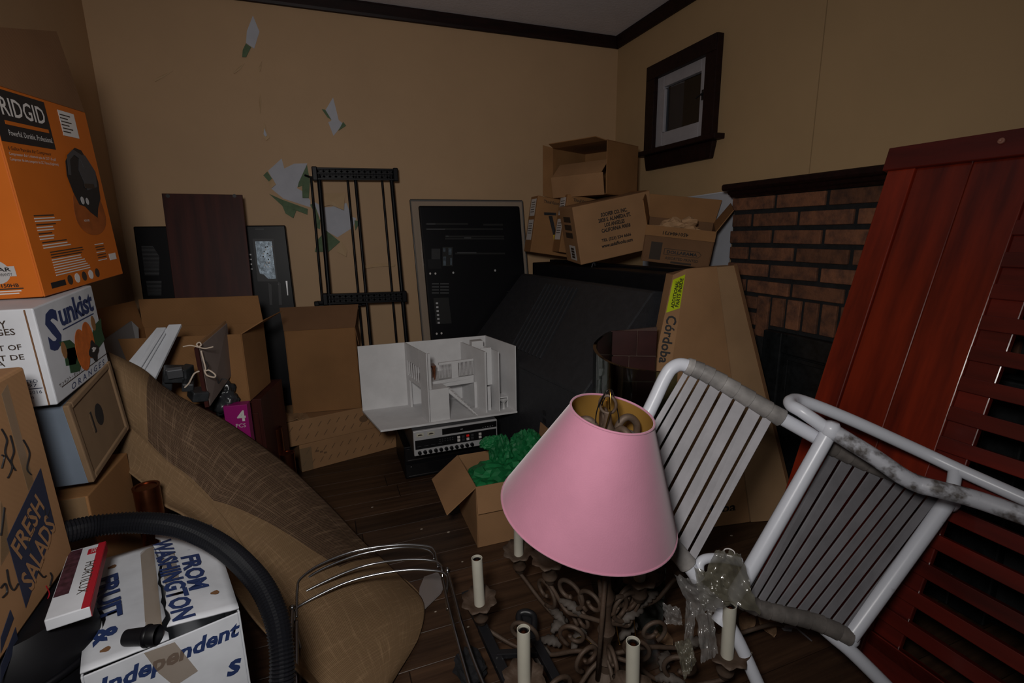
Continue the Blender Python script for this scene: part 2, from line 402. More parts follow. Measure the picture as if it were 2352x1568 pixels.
# torn patches of the back wall
def patch(pts, name, m, off, th, curl=0.0):
    P = [at(x, y, Y=YB) for x, y in pts]
    b = MB()
    if curl:
        c = sum(P, V3())/len(P)
        top = max(P, key=lambda p: p.z).z; bot = min(P, key=lambda p: p.z).z
        Q = [p + V3((0, -off - curl*((top-p.z)/(top-bot+1e-6))**1.5, 0)) for p in P]
        mid = V3((c.x, YB-off-curl*0.65, c.z)); n = len(Q)
        b.add(Q+[mid], [(i, (i+1) % n, n) for i in range(n)])
        return b.build(name, m, wall_back, solid=0.0012)
    b.prism([p+V3((0, -off, 0)) for p in P], (0, -th, 0)); return b.build(name, m, wall_back)
PL = 'plaster_patch'; FL = 'torn_flap'
patch([(581,36),(596,73),(584,112),(565,99),(567,72)], PL, m_plaster, 0, 0.002)
patch([(565,100),(577,109),(566,133),(557,133),(558,116)], FL, m_greenpaper, 0.002, 0, 0.012)
patch([(765,224),(778,276),(788,284),(766,312),(754,281),(761,277),(747,254)], PL, m_plaster, 0, 0.002)
patch([(739,251),(747,252),(761,276),(752,270)], FL, m_greenpaper, 0.002, 0, 0.01)
patch([(788,280),(795,289),(777,301)], FL, m_greenpaper, 0.002, 0, 0.012)
patch([(607,278),(612,300),(620,317),(612,324),(603,312)], FL, m_peel, 0.002, 0, 0.012)
patch([(608,296),(614,312),(610,315),(606,309)], PL, m_plaster, 0.016, 0.001)
patch([(647,364),(653,387),(675,376),(706,375),(682,432),(693,438),(713,460),(713,476),(651,456),(623,433),(632,424),(616,392)], PL, m_plaster, 0, 0.002)
patch([(605,403),(614,394),(625,410),(618,417)], FL, m_greenpaper, 0.002, 0, 0.012)
patch([(618,417),(626,409),(634,424),(624,433),(618,425)], FL, m_peel, 0.002, 0, 0.016)
patch([(705,378),(712,417),(709,455),(695,455),(694,424),(684,430),(686,420)], FL, m_greenpaper, 0.002, 0, 0.02)
patch([(618,445),(649,459),(707,480),(706,493),(681,483),(674,501),(656,490),(649,473)], FL, m_greenpaper, 0.002, 0, 0.022)
patch([(719,462),(744,476),(760,475),(796,466),(807,497),(818,501),(811,522),(775,545),(747,529),(737,504)], PL, m_plaster, 0, 0.002)
patch([(749,529),(781,555),(754,578),(723,578),(730,550)], FL, m_greenpaper, 0.002, 0, 0.02)
patch([(712,470),(722,466),(735,507),(725,520),(727,490)], FL, m_greenpaper, 0.002, 0, 0.014)
patch([(722,509),(736,504),(735,526),(724,522)], FL, m_greenpaper, 0.002, 0, 0.012)
patch([(814,506),(828,508),(816,529)], FL, m_greenpaper, 0.002, 0, 0.012)
patch([(735,445),(793,442),(789,483),(760,471),(740,475)], FL, m_peel, 0.002, 0, 0.03)
patch([(774,578),(782,550),(797,575),(795,589)], FL, m_peel, 0.002, 0, 0.02)
patch([(837,608),(880,604),(908,607),(905,612),(880,611),(838,616)], FL, m_peel, 0.002, 0, 0.016)
patch([(355,183),(372,174),(398,163),(375,178),(357,189)], FL, m_peel, 0.001, 0, 0.008)
patch([(536,169),(548,155),(562,146),(552,160),(540,170)], FL, m_peel, 0.001, 0, 0.010)
patch([(594,157),(600,146),(602,140),(600,158),(597,166)], FL, m_peel, 0.001, 0, 0.009)
patch([(595,232),(598,215),(600,228),(599,262),(596,240)], FL, m_peel, 0.001, 0, 0.010)

# ------------------------------------------------------------------ window
win = thing('window_1', 'small window with dark casing and white sash high on right wall', 'window', (XR, (wy0+wy1)/2, 1.65), kind='structure')
def wp(x, y): return at(x, y, X=1.95)
cy0, cy1, cz0, cz1 = 2.200, 2.785, 1.715, 2.205
b = MB(); b.box((1.951, (cy0+wy0)/2+0.002, (cz0+cz1)/2), (0.038, wy0-cy0+0.012, cz1-cz0)); b.build('casing', m_trim, win, True, bevel=0.003)
b = MB(); b.box((1.951, (cy1+wy1)/2-0.002, (cz0+cz1)/2), (0.038, cy1-wy1+0.012, cz1-cz0)); b.build('casing', m_trim, win, True, bevel=0.003)
b = MB(); b.box((1.949, (cy0+cy1)/2, (wz1+cz1)/2-0.003), (0.042, cy1-cy0-0.004, cz1-wz1+0.008)); b.build('casing', m_trim, win, True, bevel=0.003)
b = MB(); b.box((1.94, (cy0+cy1)/2, 1.715), (0.075, cy1-cy0+0.11, 0.028)); b.build('window_sill', m_trim, win, True, bevel=0.004)
b = MB(); b.hexa([(1.97, cy0-.005, 1.70), (1.938, cy0-.005, 1.70), (1.938, cy1+.005, 1.70), (1.97, cy1+.005, 1.70)], [(1.97, cy0+.015, 1.615), (1.944, cy0+.015, 1.615), (1.944, cy1-.01, 1.615), (1.97, cy1-.01, 1.615)]); b.build('apron', m_trim, win, True, bevel=0.003)
sw = 0.062
s0, s1, t0, t1 = wy0+.004, wy1-.004, wz0+.004, wz1-.004
for nm, c, d in (('sash', (1.975, s0+sw/2, (t0+t1)/2), (.03, sw, t1-t0)), ('sash', (1.975, s1-sw/2, (t0+t1)/2), (.03, sw, t1-t0)),
                 ('sash', (1.975, (s0+s1)/2, t1-sw/2), (.03, s1-s0-2*sw, sw)), ('sash', (1.975, (s0+s1)/2, t0+0.035), (.03, s1-s0-2*sw, 0.078))):
    b = MB(); b.box(c, d); b.build(nm, m_white, win, True, bevel=0.003)
b = MB()
for c, d in (((1.966, s1-sw-.008, (t0+t1)/2), (.02, .016, t1-t0-.15)),): b.box(c, d)
b.build('glazing_bead', m_white, win, True, bevel=0.004)
b = MB(); b.box((1.977, (s0+s1)/2, (t0+t1)/2), (.004, s1-s0-2*sw+.01, t1-t0-.14)); b.build('pane', m_glassdark, win, True)
b = MB(); b.box((2.09, (s0+s1)/2, (t0+t1)/2), (.02, s1-s0+.1, t1-t0+.1)); b.build('dark_back_plane', m_black, win, True)  # black plane added behind the glass so the pane looks dark
b = MB(); b.box((2.03, s1-sw-.035, (t0+t1)/2), (.03, .085, t1-t0)); b.build('outer_frame', m_white, win, True)
b = MB(); b.box((1.956, s0+sw*0.55, 1.945), (.006, .016, .05)); b.tube([(1.952, s0+sw*.5, 1.945), (1.940, s0+sw*.5, 1.945)], 0.006, 8)
b.tube([(1.940, s0+sw*0.1, 1.952), (1.938, s0+sw*.5, 1.945), (1.940, s0+sw*1.1, 1.935)], 0.004, 8); b.build('latch', m_iron, win, True, smooth='auto')

# ------------------------------------------------------------------ fireplace
fp = thing('fireplace', 'red brick fireplace with dark mantel shelf and black iron cover', 'fireplace', (1.93, 1.3, 0))
FX = 1.905; yf = 1.985; yn = 0.45
b = MB(); b.box((1.9405, (yf+yn)/2-.0, 0.705), (0.057, yf-yn-.012, 1.405)); b.build('mortar_bed', m_mortar, fp, True)
rb = random.Random(11)
def brick_obj(y0, y1, z0, z1):
    b = MB(); d = 0.004*rb.random()
    b.box((0, 0, 0), (0.03, y1-y0, z1-z0)); o = b.build('brick', m_brick, fp, bevel=0.0035, seg=2)
    o.location = V3((FX+0.012-d, (y0+y1)/2, (z0+z1)/2)) - fp.location; o.rotation_euler = (radians(rb.uniform(-.6, .6)), 0, radians(rb.uniform(-.5, .5)))
cp = 0.0765; bl = 0.249; jt = 0.0195
ins_y1, ins_z1 = 1.70, 0.795            # opening edge (far side), top
tops = [1.405 - 0 - i*cp for i in range(19)]
sol_t, sol_b = 0.948, 0.815
for i, zt in enumerate(tops):
    z1 = zt - jt/2; z0 = zt - cp + jt/2
    if z1 < 0.03: break
    y = yf if i % 2 == 0 else yf + bl/2
    lim = yn if zt > 0.955 else ins_y1 + 0.085
    while y > lim + 0.02:
        a1, a0 = min(y, yf) - (0 if y >= yf else jt/2), max(y - bl + jt/2, lim)
        if i % 2 == 1 and a1 > yf-.001: a1 = yf - 0.006
        if a1-a0 > 0.03: brick_obj(a0, a1, z0, z1)
        y -= bl
    if zt < 0.3: pass
y = ins_y1 + 0.082
k = 0
while y > yn+.05:
    brick_obj(y-0.064, y, sol_b - (0.06 if k == 0 else 0), sol_t - 0.004); y -= 0.082; k += 1
b = MB()
prof = [(1.97, 1.398), (1.868, 1.398), (1.862, 1.408), (1.85, 1.412), (1.842, 1.425), (1.815, 1.428), (1.808, 1.436), (1.808, 1.452), (1.815, 1.458), (1.97, 1.458)]
b.hexa([(p, yf-.02, q) for p, q in prof], [(p, 0.3, q) for p, q in prof]); b.build('mantel_shelf', m_trim, fp, True, bevel=0.002)
b = MB(); iy0 = 0.75
for c, d in (((1.885, ins_y1-.05, .40), (.04, .10, .80)), ((1.885, iy0+.05, .40), (.04, .1, .80)), ((1.885, (ins_y1+iy0)/2, .755), (.04, ins_y1-iy0-.2, .09)), ((1.885, (ins_y1+iy0)/2, .06), (.04, ins_y1-iy0-.2, .12))): b.box(c, d)
b.build('iron_surround', m_iron, fp, True, bevel=0.006)
b = MB(); b.box((1.897, (ins_y1+iy0)/2, .41), (.015, ins_y1-iy0-.2, .6)); b.build('cover_panel', m_iron, fp, True, bevel=0.004)
b = MB()
for c, d in (((1.886, ins_y1-.122, .41), (.012, .018, .58)), ((1.886, (ins_y1+iy0)/2, .69), (.012, ins_y1-iy0-.25, .018))): b.box(c, d)
b.build('cover_moulding', m_iron, fp, True, bevel=0.003)

# ------------------------------------------------------------------ cartons
SIDES = {'+x': (V3((1, 0, 0)), V3((0, 1, 0))), '-x': (V3((-1, 0, 0)), V3((0, -1, 0))), '+y': (V3((0, 1, 0)), V3((-1, 0, 0))), '-y': (V3((0, -1, 0)), V3((1, 0, 0)))}
def carton(root, dims, m, flaps, m_flap=None, t=0.004, m_in=None, closed=False, bottom=True):
    """open corrugated box; root at the centre of the bottom; flaps: side -> (length, angle from upright, trim)"""
    w, d, h = dims; b = MB()
    b.box((w/2-t/2, 0, h/2), (t, d, h)); b.box((-w/2+t/2, 0, h/2), (t, d, h))
    b.box((0, d/2-t/2, h/2), (w-2*t, t, h)); b.box((0, -d/2+t/2, h/2), (w-2*t, t, h))
    if bottom: b.box((0, 0, t/2), (w-2*t, d-2*t, t))
    body = b.build('body', m, root, bevel=0.0015, seg=1)
    out = {'body': body}
    for s, fl in flaps.items():
        L, ang = fl[0], radians(fl[1]); trim = fl[2] if len(fl) > 2 else 0.004; bend = fl[3] if len(fl) > 3 else 0.0
        n, tt = SIDES[s]; half = (d if 'x' in s else w)/2; ext = (w if 'x' in s else d)/2
        up = V3((0, 0, 1)); base = n*(ext-t/2) + up*h
        dirv = n*sin(ang) + up*cos(ang); nrm = n*cos(ang) - up*sin(ang)
        K = 4; b = MB(); rows = []
        for i in range(K+1):
            u = i/K; p = base + dirv*(L*u) + nrm*(bend*u*u)
            tr = trim*u
            rows.append((p - tt*(half-tr), p + tt*(half-tr)))
        for i in range(K):
            a0, a1 = rows[i]; c0, c1 = rows[i+1]; o = nrm*(t/2)
            b.hexa([a0-o, a1-o, a1+o, a0+o], [c0-o, c1-o, c1+o, c0+o])
        out[s] = b.build('flap', m_flap or m, root)
    return out

def closed_carton(root, dims, m, seam='x', bev=0.004, name='body'):
    w, d, h = dims; b = MB(); b.box((0, 0, h/2), (w, d, h)); body = b.build(name, m, root, bevel=bev)
    return body

XV, YV, ZV = V3((1, 0, 0)), V3((0, 1, 0)), V3((0, 0, 1))

def rot_about(root, center, dims):
    """move root (bottom centre) so that the box centre is at `center`"""
    R = root.rotation_euler.to_matrix(); root.location = V3(center) - R @ V3((0, 0, dims[2]/2))

# --- orange compressor box ------------------------------------------------
ob = thing('compressor_box', 'orange carton for an air compressor, topmost of the left stack', 'box', rot=(3.5, -1.3, -5.3))
od = (0.36, 0.385, 0.44); rot_about(ob, (-0.76, 1.614, 1.352), od)
w, d, h = od
carton(ob, od, m_orange, {})
b = MB(); b.prism([(w/2-.004, -d/2+.002, h), (w/2-.004, d/2-.002, h), (w/2-.018, d/2-.016, h+.19), (w/2-.012, -d/2+.004, h+.10)], (.004, 0, 0)); b.build('flap', cb_dark, ob)
rx = w/2                                             # right face: right vector +y, up +z, normal +x
def rf(u, v): return V3((rx, -d/2 + u*d, v*h))       # u 0 near..1 far, v 0..1
# lower-left corner pixel mapping measured on the face
plate(ob, 'brand_panel', rf(0.255, 0.865), YV, ZV, 0.50*d, 0.24*h, m_black)
text(ob, 'RIDGID', rf(0.27, 0.91), YV, ZV, m_whiteprint, w=0.40*d, h=0.085*h, bold=0.012, off=0.0014)
plate(ob, 'brand_stripe', rf(0.275, 0.835), YV, ZV, 0.40*d, 0.018*h, m_orange, off=0.001)
text(ob, 'Powerful. Durable. Professional.', rf(0.285, 0.79), YV, ZV, m_whiteprint, w=0.41*d, h=0.026*h, off=0.0014)
text(ob, '6 Gallon Pancake Air Compressor', rf(0.24, 0.715), YV, ZV, m_black, w=0.40*d, h=0.022*h)
text(ob, "Compresseur d'air à réservoir plat de 22,7 l (6 gal)", rf(0.255, 0.690), YV, ZV, m_whiteprint, w=0.44*d, h=0.018*h)
text(ob, 'Compresor de aire compacto de 22,7 litros (6 galones)', rf(0.26, 0.665), YV, ZV, m_whiteprint, w=0.46*d, h=0.018*h)
plate(ob, 'data_label', rf(0.735, 0.90), YV, ZV, 0.19*d, 0.135*h, m_whiteprint)
for i in range(6): plate(ob, 'label_line', rf(0.71-0.02*(i % 2), 0.945-0.018*i), YV, ZV, (0.12-0.03*(i % 2))*d, 0.006*h, m_inkbrown, off=0.001)
# picture of the compressor: tank and motor housing
tank = [(0.20*cos(a)*d, 0.035*h + (0.20*sin(a)*h*0.55 if sin(a) < 0 else 0.14*h*min(1, sin(a)*1.6))) for a in [2*pi*i/24 for i in range(24)]]
m_tankp = mat('printed_tank_brown', (0.34, 0.085, 0.015), 0.5, var=0.35, scale=9)
poly(ob, 'printed_tank', rf(0.735, 0.345), YV, ZV, tank, m_tankp)
poly(ob, 'printed_motor', rf(0.735, 0.565), YV, ZV, [(-.07, .02), (-.06, .055), (-.035, .075), (.0, .092), (.03, .088), (.05, .06), (.075, .04), (.08, .01), (.07, -.035), (.045, -.06), (.03, -.085), (.0, -.07), (-.02, -.055), (-.045, -.05), (-.06, -.02)], m_black, off=0.001, sc=1.0)
m_charp = mat('printed_charcoal', (0.05, 0.05, 0.055), 0.5)
poly(ob, 'printed_shroud', rf(0.765, 0.58), YV, ZV, [(-.02, .03), (.0, .07), (.03, .07), (.065, .03), (.055, -.01), (.0, -.02)], m_charp, off=0.0016)
poly(ob, 'printed_handle', rf(0.70, 0.66), YV, ZV, [(-.05, -.02), (-.035, .028), (.0, .045), (.035, .035), (.045, .0), (.034, .0), (.026, .022), (.0, .032), (-.026, .018), (-.038, -.02)], m_charp, off=0.0020)
poly(ob, 'printed_gauge', rf(0.66, 0.475), YV, ZV, [(.008*cos(a), .010*sin(a)) for a in [2*pi*k/12 for k in range(12)]], m_silver, off=0.0026)
poly(ob, 'printed_gauge', rf(0.72, 0.470), YV, ZV, [(.007*cos(a), .009*sin(a)) for a in [2*pi*k/12 for k in range(12)]], m_silver, off=0.0026)
plate(ob, 'printed_badge', rf(0.80, 0.56), YV, ZV, 0.05, 0.012, m_inkbrown, off=0.0022)
text(ob, 'RIDGID', rf(0.66, 0.36), YV, ZV, m_whiteprint, w=0.07*d, h=0.012*h, off=0.0014)
r2 = random.Random(2)
for blk in ((0.20, 0.40, 3, .26), (0.20, 0.355, 3, .20), (0.20, 0.31, 3, .16), (0.21, 0.265, 3, .30)):
    for i in range(blk[2]):
        ww = blk[3]*(1-.25*r2.random()); plate(ob, 'fine_print', rf(blk[0]-.1+ww/2, blk[1]-.014*i), YV, ZV, ww*d, 0.006*h, m_inkbrown if i == 0 else m_whiteprint)
for i in range(10):
    ww = 0.40*(1-.2*r2.random()); plate(ob, 'fine_print', rf(0.16+ww/2, 0.212-.0135*i), YV, ZV, ww*d, 0.0055*h, m_inkbrown if i < 3 else m_whiteprint)
for i in range(7): plate(ob, 'fine_print', rf(0.75, 0.215-.016*i), YV, ZV, .12*d, 0.005*h, m_inkbrown if i % 3 else m_whiteprint)
plate(ob, 'approval_mark', rf(0.16, 0.045), YV, ZV, .15*d, .03*h, m_black)
for i in range(5): poly(ob, 'approval_mark', rf(0.29+.085*i, 0.05), YV, ZV, [(.011*cos(a), .012*sin(a)) for a in [2*pi*k/12 for k in range(12)]], m_inkbrown if i % 2 == 0 else m_whiteprint)
plate(ob, 'small_sticker', rf(0.90, 0.125), YV, ZV, .1*d, .04*h, m_whiteprint)
# front face (towards the room): right vector +x, up +z
def ff(u, v): return V3((-w/2 + u*w, -d/2, v*h))
poly(ob, 'printed_tank', ff(0.60, 0.36), XV, ZV, [(.085*cos(a), .075*sin(a)) for a in [2*pi*k/24 for k in range(24)]], m_tankp)
poly(ob, 'warranty_badge', ff(0.79, 0.135), XV, ZV, [(.026*cos(a), .026*sin(a)) for a in [2*pi*k/20 for k in range(20)]], m_silver)
plate(ob, 'warranty_band', ff(0.79, 0.137), XV, ZV, 0.072, 0.022, m_silver, off=0.001)
text(ob, '3-YEAR', ff(0.79, 0.147), XV, ZV, m_black, w=0.058, h=0.009, bold=0.02, off=0.0018)
text(ob, 'LIMITED WARRANTY', ff(0.79, 0.122), XV, ZV, m_black, w=0.058, h=0.006, off=0.0018)
text(ob, 'OF60150HB', ff(0.80, 0.067), XV, ZV, m_black, w=0.062, h=0.008, bold=0.02)
for i in range(3): plate(ob, 'fine_print', ff(0.80, 0.05-.012*i), XV, ZV, .075-.01*i, .0026, m_inkbrown if i < 1 else m_whiteprint)

# --- orange-fruit carton -------------------------------------------------
sb = thing('orange_carton', 'white fruit carton printed with two oranges, under the orange box', 'box', rot=(4, 0, 0))
sd = (0.365, 0.30, 0.215); rot_about(sb, (-0.7525, 1.465, 1.015), sd); w, d, h = sd
b = MB(); b.box((0, 0, h/2), (w, d, h)); b.build('body', m_whitebox, sb, bevel=0.003)
b = MB(); b.box((w/2-.014, -d/2-.001, h/2), (.0022, .003, h*.98)); b.build('lid_edge', cb_dark, sb)
def sf(u, v): return V3((w/2, -d/2+u*d, v*h))
text(sb, 'S', sf(0.19, 0.72), YV, ZV, m_navy, w=0.21*d, h=0.42*h, bold=0.045, shear=0.1)
text(sb, 'unkist', sf(0.63, 0.83), YV, ZV, m_navy, w=0.62*d, h=0.25*h, bold=0.03, space=0.92)
plate(sb, 'underline', sf(0.62, 0.675), YV, ZV, .58*d, .012*h, m_navy)
def orange(cu, cv, rr, off):
    poly(sb, 'printed_orange', sf(cu, cv), YV, ZV, [(rr*cos(a)*.85, rr*1.3*sin(a)) for a in [2*pi*k/22 for k in range(22)]], m_orfruit, off=off)
for cu, cv, s in ((.40, .30, 1), (.90, .40, -1), (.36, .40, 1)):
    poly(sb, 'printed_leaf', sf(cu, cv), YV, ZV, [(.045*s, 0), (.01*s, .03), (-.04*s, .038), (-.03*s, .01), (-.035*s, -.02), (.01*s, -.03)], m_leafprint, off=0.0006)
for cu, cv in ((.27, .47), (.86, .57)):
    poly(sb, 'printed_blossom', sf(cu, cv), YV, ZV, [(.012*cos(a), .02*sin(a)) for a in [2*pi*k/12 for k in range(12)]], cb_mid, off=0.0008)
orange(.70, .42, .036, 0.0012); orange(.55, .36, .040, 0.0018)
poly(sb, 'printed_flower', sf(.74, .27), YV, ZV, [(.026*cos(a)*(1+.2*cos(4*a)), .024*sin(a)*(1+.2*cos(4*a))) for a in [2*pi*k/28 for k in range(28)]], m_black, off=0.0024)
poly(sb, 'printed_flower_heart', sf(.74, .29), YV, ZV, [(.010*cos(a)*(1+.5*cos(3*a)), .006*sin(a)) for a in [2*pi*k/16 for k in range(16)]], m_whiteprint, off=0.0030)
text(sb, 'サンキスト・オレンジ', sf(.28, .165), YV, ZV, m_inkbrown, w=.40*d, h=.04*h)
plate(sb, 'underline', sf(.55, .135), YV, ZV, .88*d, .008*h, m_inkbrown)
text(sb, 'ORANGES', sf(.58, .065), YV, ZV, m_navy, w=.66*d, h=.065*h, shear=0.25, space=1.6)
def sl(u, v): return V3((-w/2+u*w, -d/2, v*h))
for s_, u, v, ww, hh in (('L FANCY', .765, .86, .075, .017), ('ORANGES', .775, .785, .088, .014), ('10/4LB.', .72, .70, .06, .019), ('PRODUCT OF', .755, .63, .11, .012), ('/', .765, .58, .004, .01), ('PRODUIT DE', .755, .53, .11, .012), ('USA', .765, .475, .035, .012)):
    text(sb, s_, sl(u, v), XV, ZV, m_inkbrown, w=ww, h=hh, bold=0.015)
for s_, u, v, ww, hh in (('IMAZALIL, COATED', .80, .27, .10, .009), ('RESIN, JP-4/97', .80, .225, .095, .009), ('サンオータス  X2016', .80, .16, .105, .009), ('www.sunkist.com', .79, .11, .08, .008), ('PRODUCE OF USA', .785, .06, .075, .008)):
    text(sb, s_, sl(u, v), XV, ZV, m_blueink, w=ww, h=hh)
plate(sb, 'underline', sl(.80, .195), XV, ZV, .11, .0016, m_blueink)

# --- grey cabinet on its side --------------------------------------------
gb = thing('grey_cabinet', 'grey laminate cabinet with bare fibreboard side, slot and oval hole', 'cabinet', rot=(11, 0, -2))
gd = (0.33, 0.25, 0.215); rot_about(gb, (-0.736, 1.522, 0.797), gd); w, d, h = gd
b = MB(); b.box((-.004, 0, h/2), (w-.008, d, h)); b.build('carcass', m_greylam, gb, bevel=0.002)
b = MB(); q = .016
for c, dd in (((w/2-.004, -d/2+q/2, h/2), (.014, q, h)), ((w/2-.004, d/2-q/2, h/2), (.014, q, h)), ((w/2-.004, 0, q/2), (.014, d-2*q, q)), ((w/2-.004, 0, h-q/2), (.014, d-2*q, q))): b.box(c, dd)
b.build('side_rim', m_mdf, gb, bevel=0.003)
b = MB(); b.box((w/2-.006, 0, h/2), (.008, d-2*q, h-2*q)); b.build('side_panel', m_mdf, gb)
poly(gb, 'oval_hole', V3((w/2-.002, 0.0, h*.56)), YV, ZV, [(.020*cos(a), .030*sin(a)) for a in [2*pi*k/20 for k in range(20)]], m_black, off=0.0004)
poly(gb, 'slot', V3((w/2-.002, -.038, h*.56)), YV, ZV, [(-.004, -.03), (.004, -.03), (.004, .028), (-.004, .028)], m_black, off=0.0004)
plate(gb, 'slot_edge', V3((w/2-.002, -.046, h*.56)), YV, ZV, .007, .05, m_mdf, off=0.001)

# --- tall brown box under the cabinet ------------------------------------
tb = thing('tall_carton', 'tall brown carton on the floor at the foot of the left stack', 'box', (-0.755, 1.535, 0.0), rot=(0, 0, 0))
w, d, h = .34, .27, .64
b = MB(); b.box((0, 0, h/2), (w, d, h)); b.build('body', cb_mid, tb, bevel=0.003)
b = MB(); b.box((w/2-.03, -d/2-.0008, h*.55), (.05, .0012, h*.9)); b.build('packing_tape', m_tape, tb)

# --- salads carton --------------------------------------------------------
fs = thing('salads_carton', 'brown carton printed FRESH SALADS in blue with black scribbles', 'box', rot=(3, 0, 0))
fd = (0.34, 0.50, 0.425); rot_about(fs, (-0.722, 0.955, 0.79), fd); w, d, h = fd
b = MB(); b.box((0, 0, h/2), (w, d, h)); b.build('body', cb_tan, fs, bevel=0.006)
def sp(x, y):      # point of the +x face seen at a photo position, in local coordinates
    R = fs.rotation_euler.to_matrix(); p = at(x, y, X=fs.location.x + w/2); return R.inverted() @ (p - fs.location)
def spoly(name, pts, m, off=.0006):
    P = [sp(*q) for q in pts]; b = MB(); b.prism([V3((w/2+off, p.y, p.z)) for p in P], (.0005, 0, 0)); return b.build(name, m, fs)
spoly('printed_band', [(14, 1238), (92, 1075), (124, 1205), (58, 1396)], m_blueink)
def spt(s, a, b_, hgt, m, off=.0016, bold=.02):
    A, B = sp(*a), sp(*b_); c = (A+B)/2; text(fs, s, V3((w/2, c.y, c.z)), V3((0, B.y-A.y, B.z-A.z)), ZV, m, w=(B-A).length, h=hgt, bold=bold, off=off)
spt('FRESH', (34, 1270), (90, 1150), .045, cb_tan); spt('SALADS', (58, 1345), (115, 1195), .05, cb_tan)
rs = random.Random(5)
def scribble(pts, m=m_black, r=.0014):
    P = [V3((w/2+.001, sp(*q).y, sp(*q).z)) for q in pts]; b = MB(); b.tube(spline(P, 5), r, 5); b.build('marker_scribble', m, fs)
scribble([(2, 985), (14, 1010), (10, 1040), (26, 1070), (18, 1095), (16, 1095)]); scribble([(22, 1000), (30, 1035), (24, 1060), (34, 1080)])
scribble([(52, 1010), (66, 1040), (60, 1075), (70, 1090)]); scribble([(2, 1045), (8, 1050), (2, 1075)])
scribble([(8, 1165), (4, 1200), (0, 1230)]); scribble([(60, 1180), (75, 1215), (62, 1240), (70, 1265)], r=.0010); scribble([(100, 1165), (105, 1190), (112, 1170)], r=.0010)
scribble([(14, 1308), (20, 1340), (30, 1355), (40, 1340)]); scribble([(85, 1310), (98, 1325), (104, 1322)]); scribble([(114, 1315), (118, 1325), (113, 1345)])
scribble([(0, 1350), (10, 1340), (14, 1360), (4, 1372)]); scribble([(104, 1345), (112, 1362), (108, 1375)], m_red, .0009)
spoly('printed_arc', [(0, 1465), (22, 1400), (30, 1420), (0, 1500)], m_blueink); spoly('printed_arc', [(0, 1530), (34, 1440), (40, 1470), (0, 1568)], m_blueink)
spoly('packing_tape', [(2, 905), (16, 882), (76, 1105), (64, 1128)], m_tape, .0004)
spoly('packing_tape', [(0, 1150), (12, 1180), (22, 1262), (0, 1300)], m_tape, .0004)

# --- black bin below it -----------------------------------------------------
bb = thing('vacuum_canister', 'black plastic canister standing beside the salads carton', 'canister', (-0.615, 1.06, 0))
bb.scale = (.9, .9, 1.05)
b = MB()
def sup(u, v):
    a = 2*pi*v; z = u; return None
prof = [(0.0, 0.0), (.13, 0.0), (.145, .02), (.150, .30), (.148, .42), (.153, .46), (.146, .51), (.12, .548), (.0, .555)]
b.lathe(prof, Matrix.Diagonal((1.05, .95, 1, 1)), 40, cap=False); b.build('canister_body', m_plastic, bb, smooth='auto')
b = MB(); b.tube([(.154*cos(a)*1.05, .154*sin(a)*.95, .47) for a in [2*pi*k/40 for k in range(40)]], .007, 8, closed=True); b.build('rim_band', m_plastics, bb, smooth=True)

# --- apple carton -----------------------------------------------------------
wb = thing('apple_carton', 'white apple carton with blue print and torn taped lid under the hose', 'box', (-0.400, 1.178, 0.30), rot=(0, 0, 17))
wb.scale = (.76, .76, .76)
wd = (0.33, 0.52, 0.262); w, d, h = wd; hl = -.13
b = MB(); t = .005
zc, zh = (h+hl)/2, h-hl
b.box((w/2-t/2, 0, zc), (t, d, zh)); b.box((-w/2+t/2, 0, zc), (t, d, zh)); b.box((0, -d/2+t/2, zc), (w-2*t, t, zh)); b.box((0, d/2-t/2, zc), (w-2*t, t, zh)); b.box((0, 0, hl+t/2), (w-2*t, d-2*t, t))
b.build('body', m_whitebox, wb, bevel=0.002)
def warp(x0, x1, zf, name, tear):
    b = MB(); nu, nv = 20, 8; rr = random.Random(tear)
    jit = [rr.uniform(-.007, .007) for _ in range(nu+1)]
    def fn(u, v):
        y = -d/2 + .01 + u*(d-.012); x = x0 + (x1-x0)*v
        e = jit[int(round(u*nu))]*(1 if v in (1.0,) else 0)
        z = h + zf(u, v) + .002*noise.noise(V3((x*25, y*25, tear)))
        return V3((x+e, y, z))
    b.grid(fn, nu, nv); o = b.build(name, m_whitebox, wb, solid=.0045, smooth='auto'); return o
lid_r = warp(w/2, .012, lambda u, v: .006 + .030*v + .0015*sin(u*9), 'flap', 1)
lid_l = warp(-w/2, .0, lambda u, v: .003 - .006*v + .004*sin(u*7+1), 'flap', 2)
def wtop(x, y, z=0): return V3((x, y, h + z))
R_ = V3((0, -1, 0)); U_ = V3((1, 0, 0))
rt = V3((.165, 0, -.026)).normalized()
def wl(x, y, dz=.0):
    p = at(x, y, Z=wb.location.z + (h+dz)*wb.scale[0]); q = wb.rotation_euler.to_matrix().inverted() @ (p - wb.location); return q/wb.scale[0]
def wtext(s_, a, c, hh, dz, slope):
    A_, B2 = wl(*a, dz), wl(*c, dz); 
    if slope:
        for q_ in (A_, B2): q_.z = h + .006 + .030*(w/2-q_.x)/(w/2-.012)
    m_ = (A_+B2)/2; dr = (B2-A_); sl_ = V3((1, 0, slope))
    text(wb, s_, m_, dr, sl_, m_navy, w=dr.length, h=hh, bold=.04, off=.0045)
wtext('WASHINGTON', (372, 1250), (424, 1428), .052, .024, -.19)
wtext('FROM', (436, 1282), (458, 1358), .050, .016, -.19)
wtext('FRUIT', (246, 1326), (254, 1424), .052, .002, 0)
wtext('&', (240, 1444), (244, 1478), .052, .002, 0)
am = wl(428, 1260, .016)
poly(wb, 'apple_mark', am, R_, V3((1, 0, -.19)), [(-.022, .005), (-.013, .022), (0, .017), (.015, .023), (.022, .005), (.011, -.022), (0, -.026), (-.013, -.022)], m_navy, off=.006)
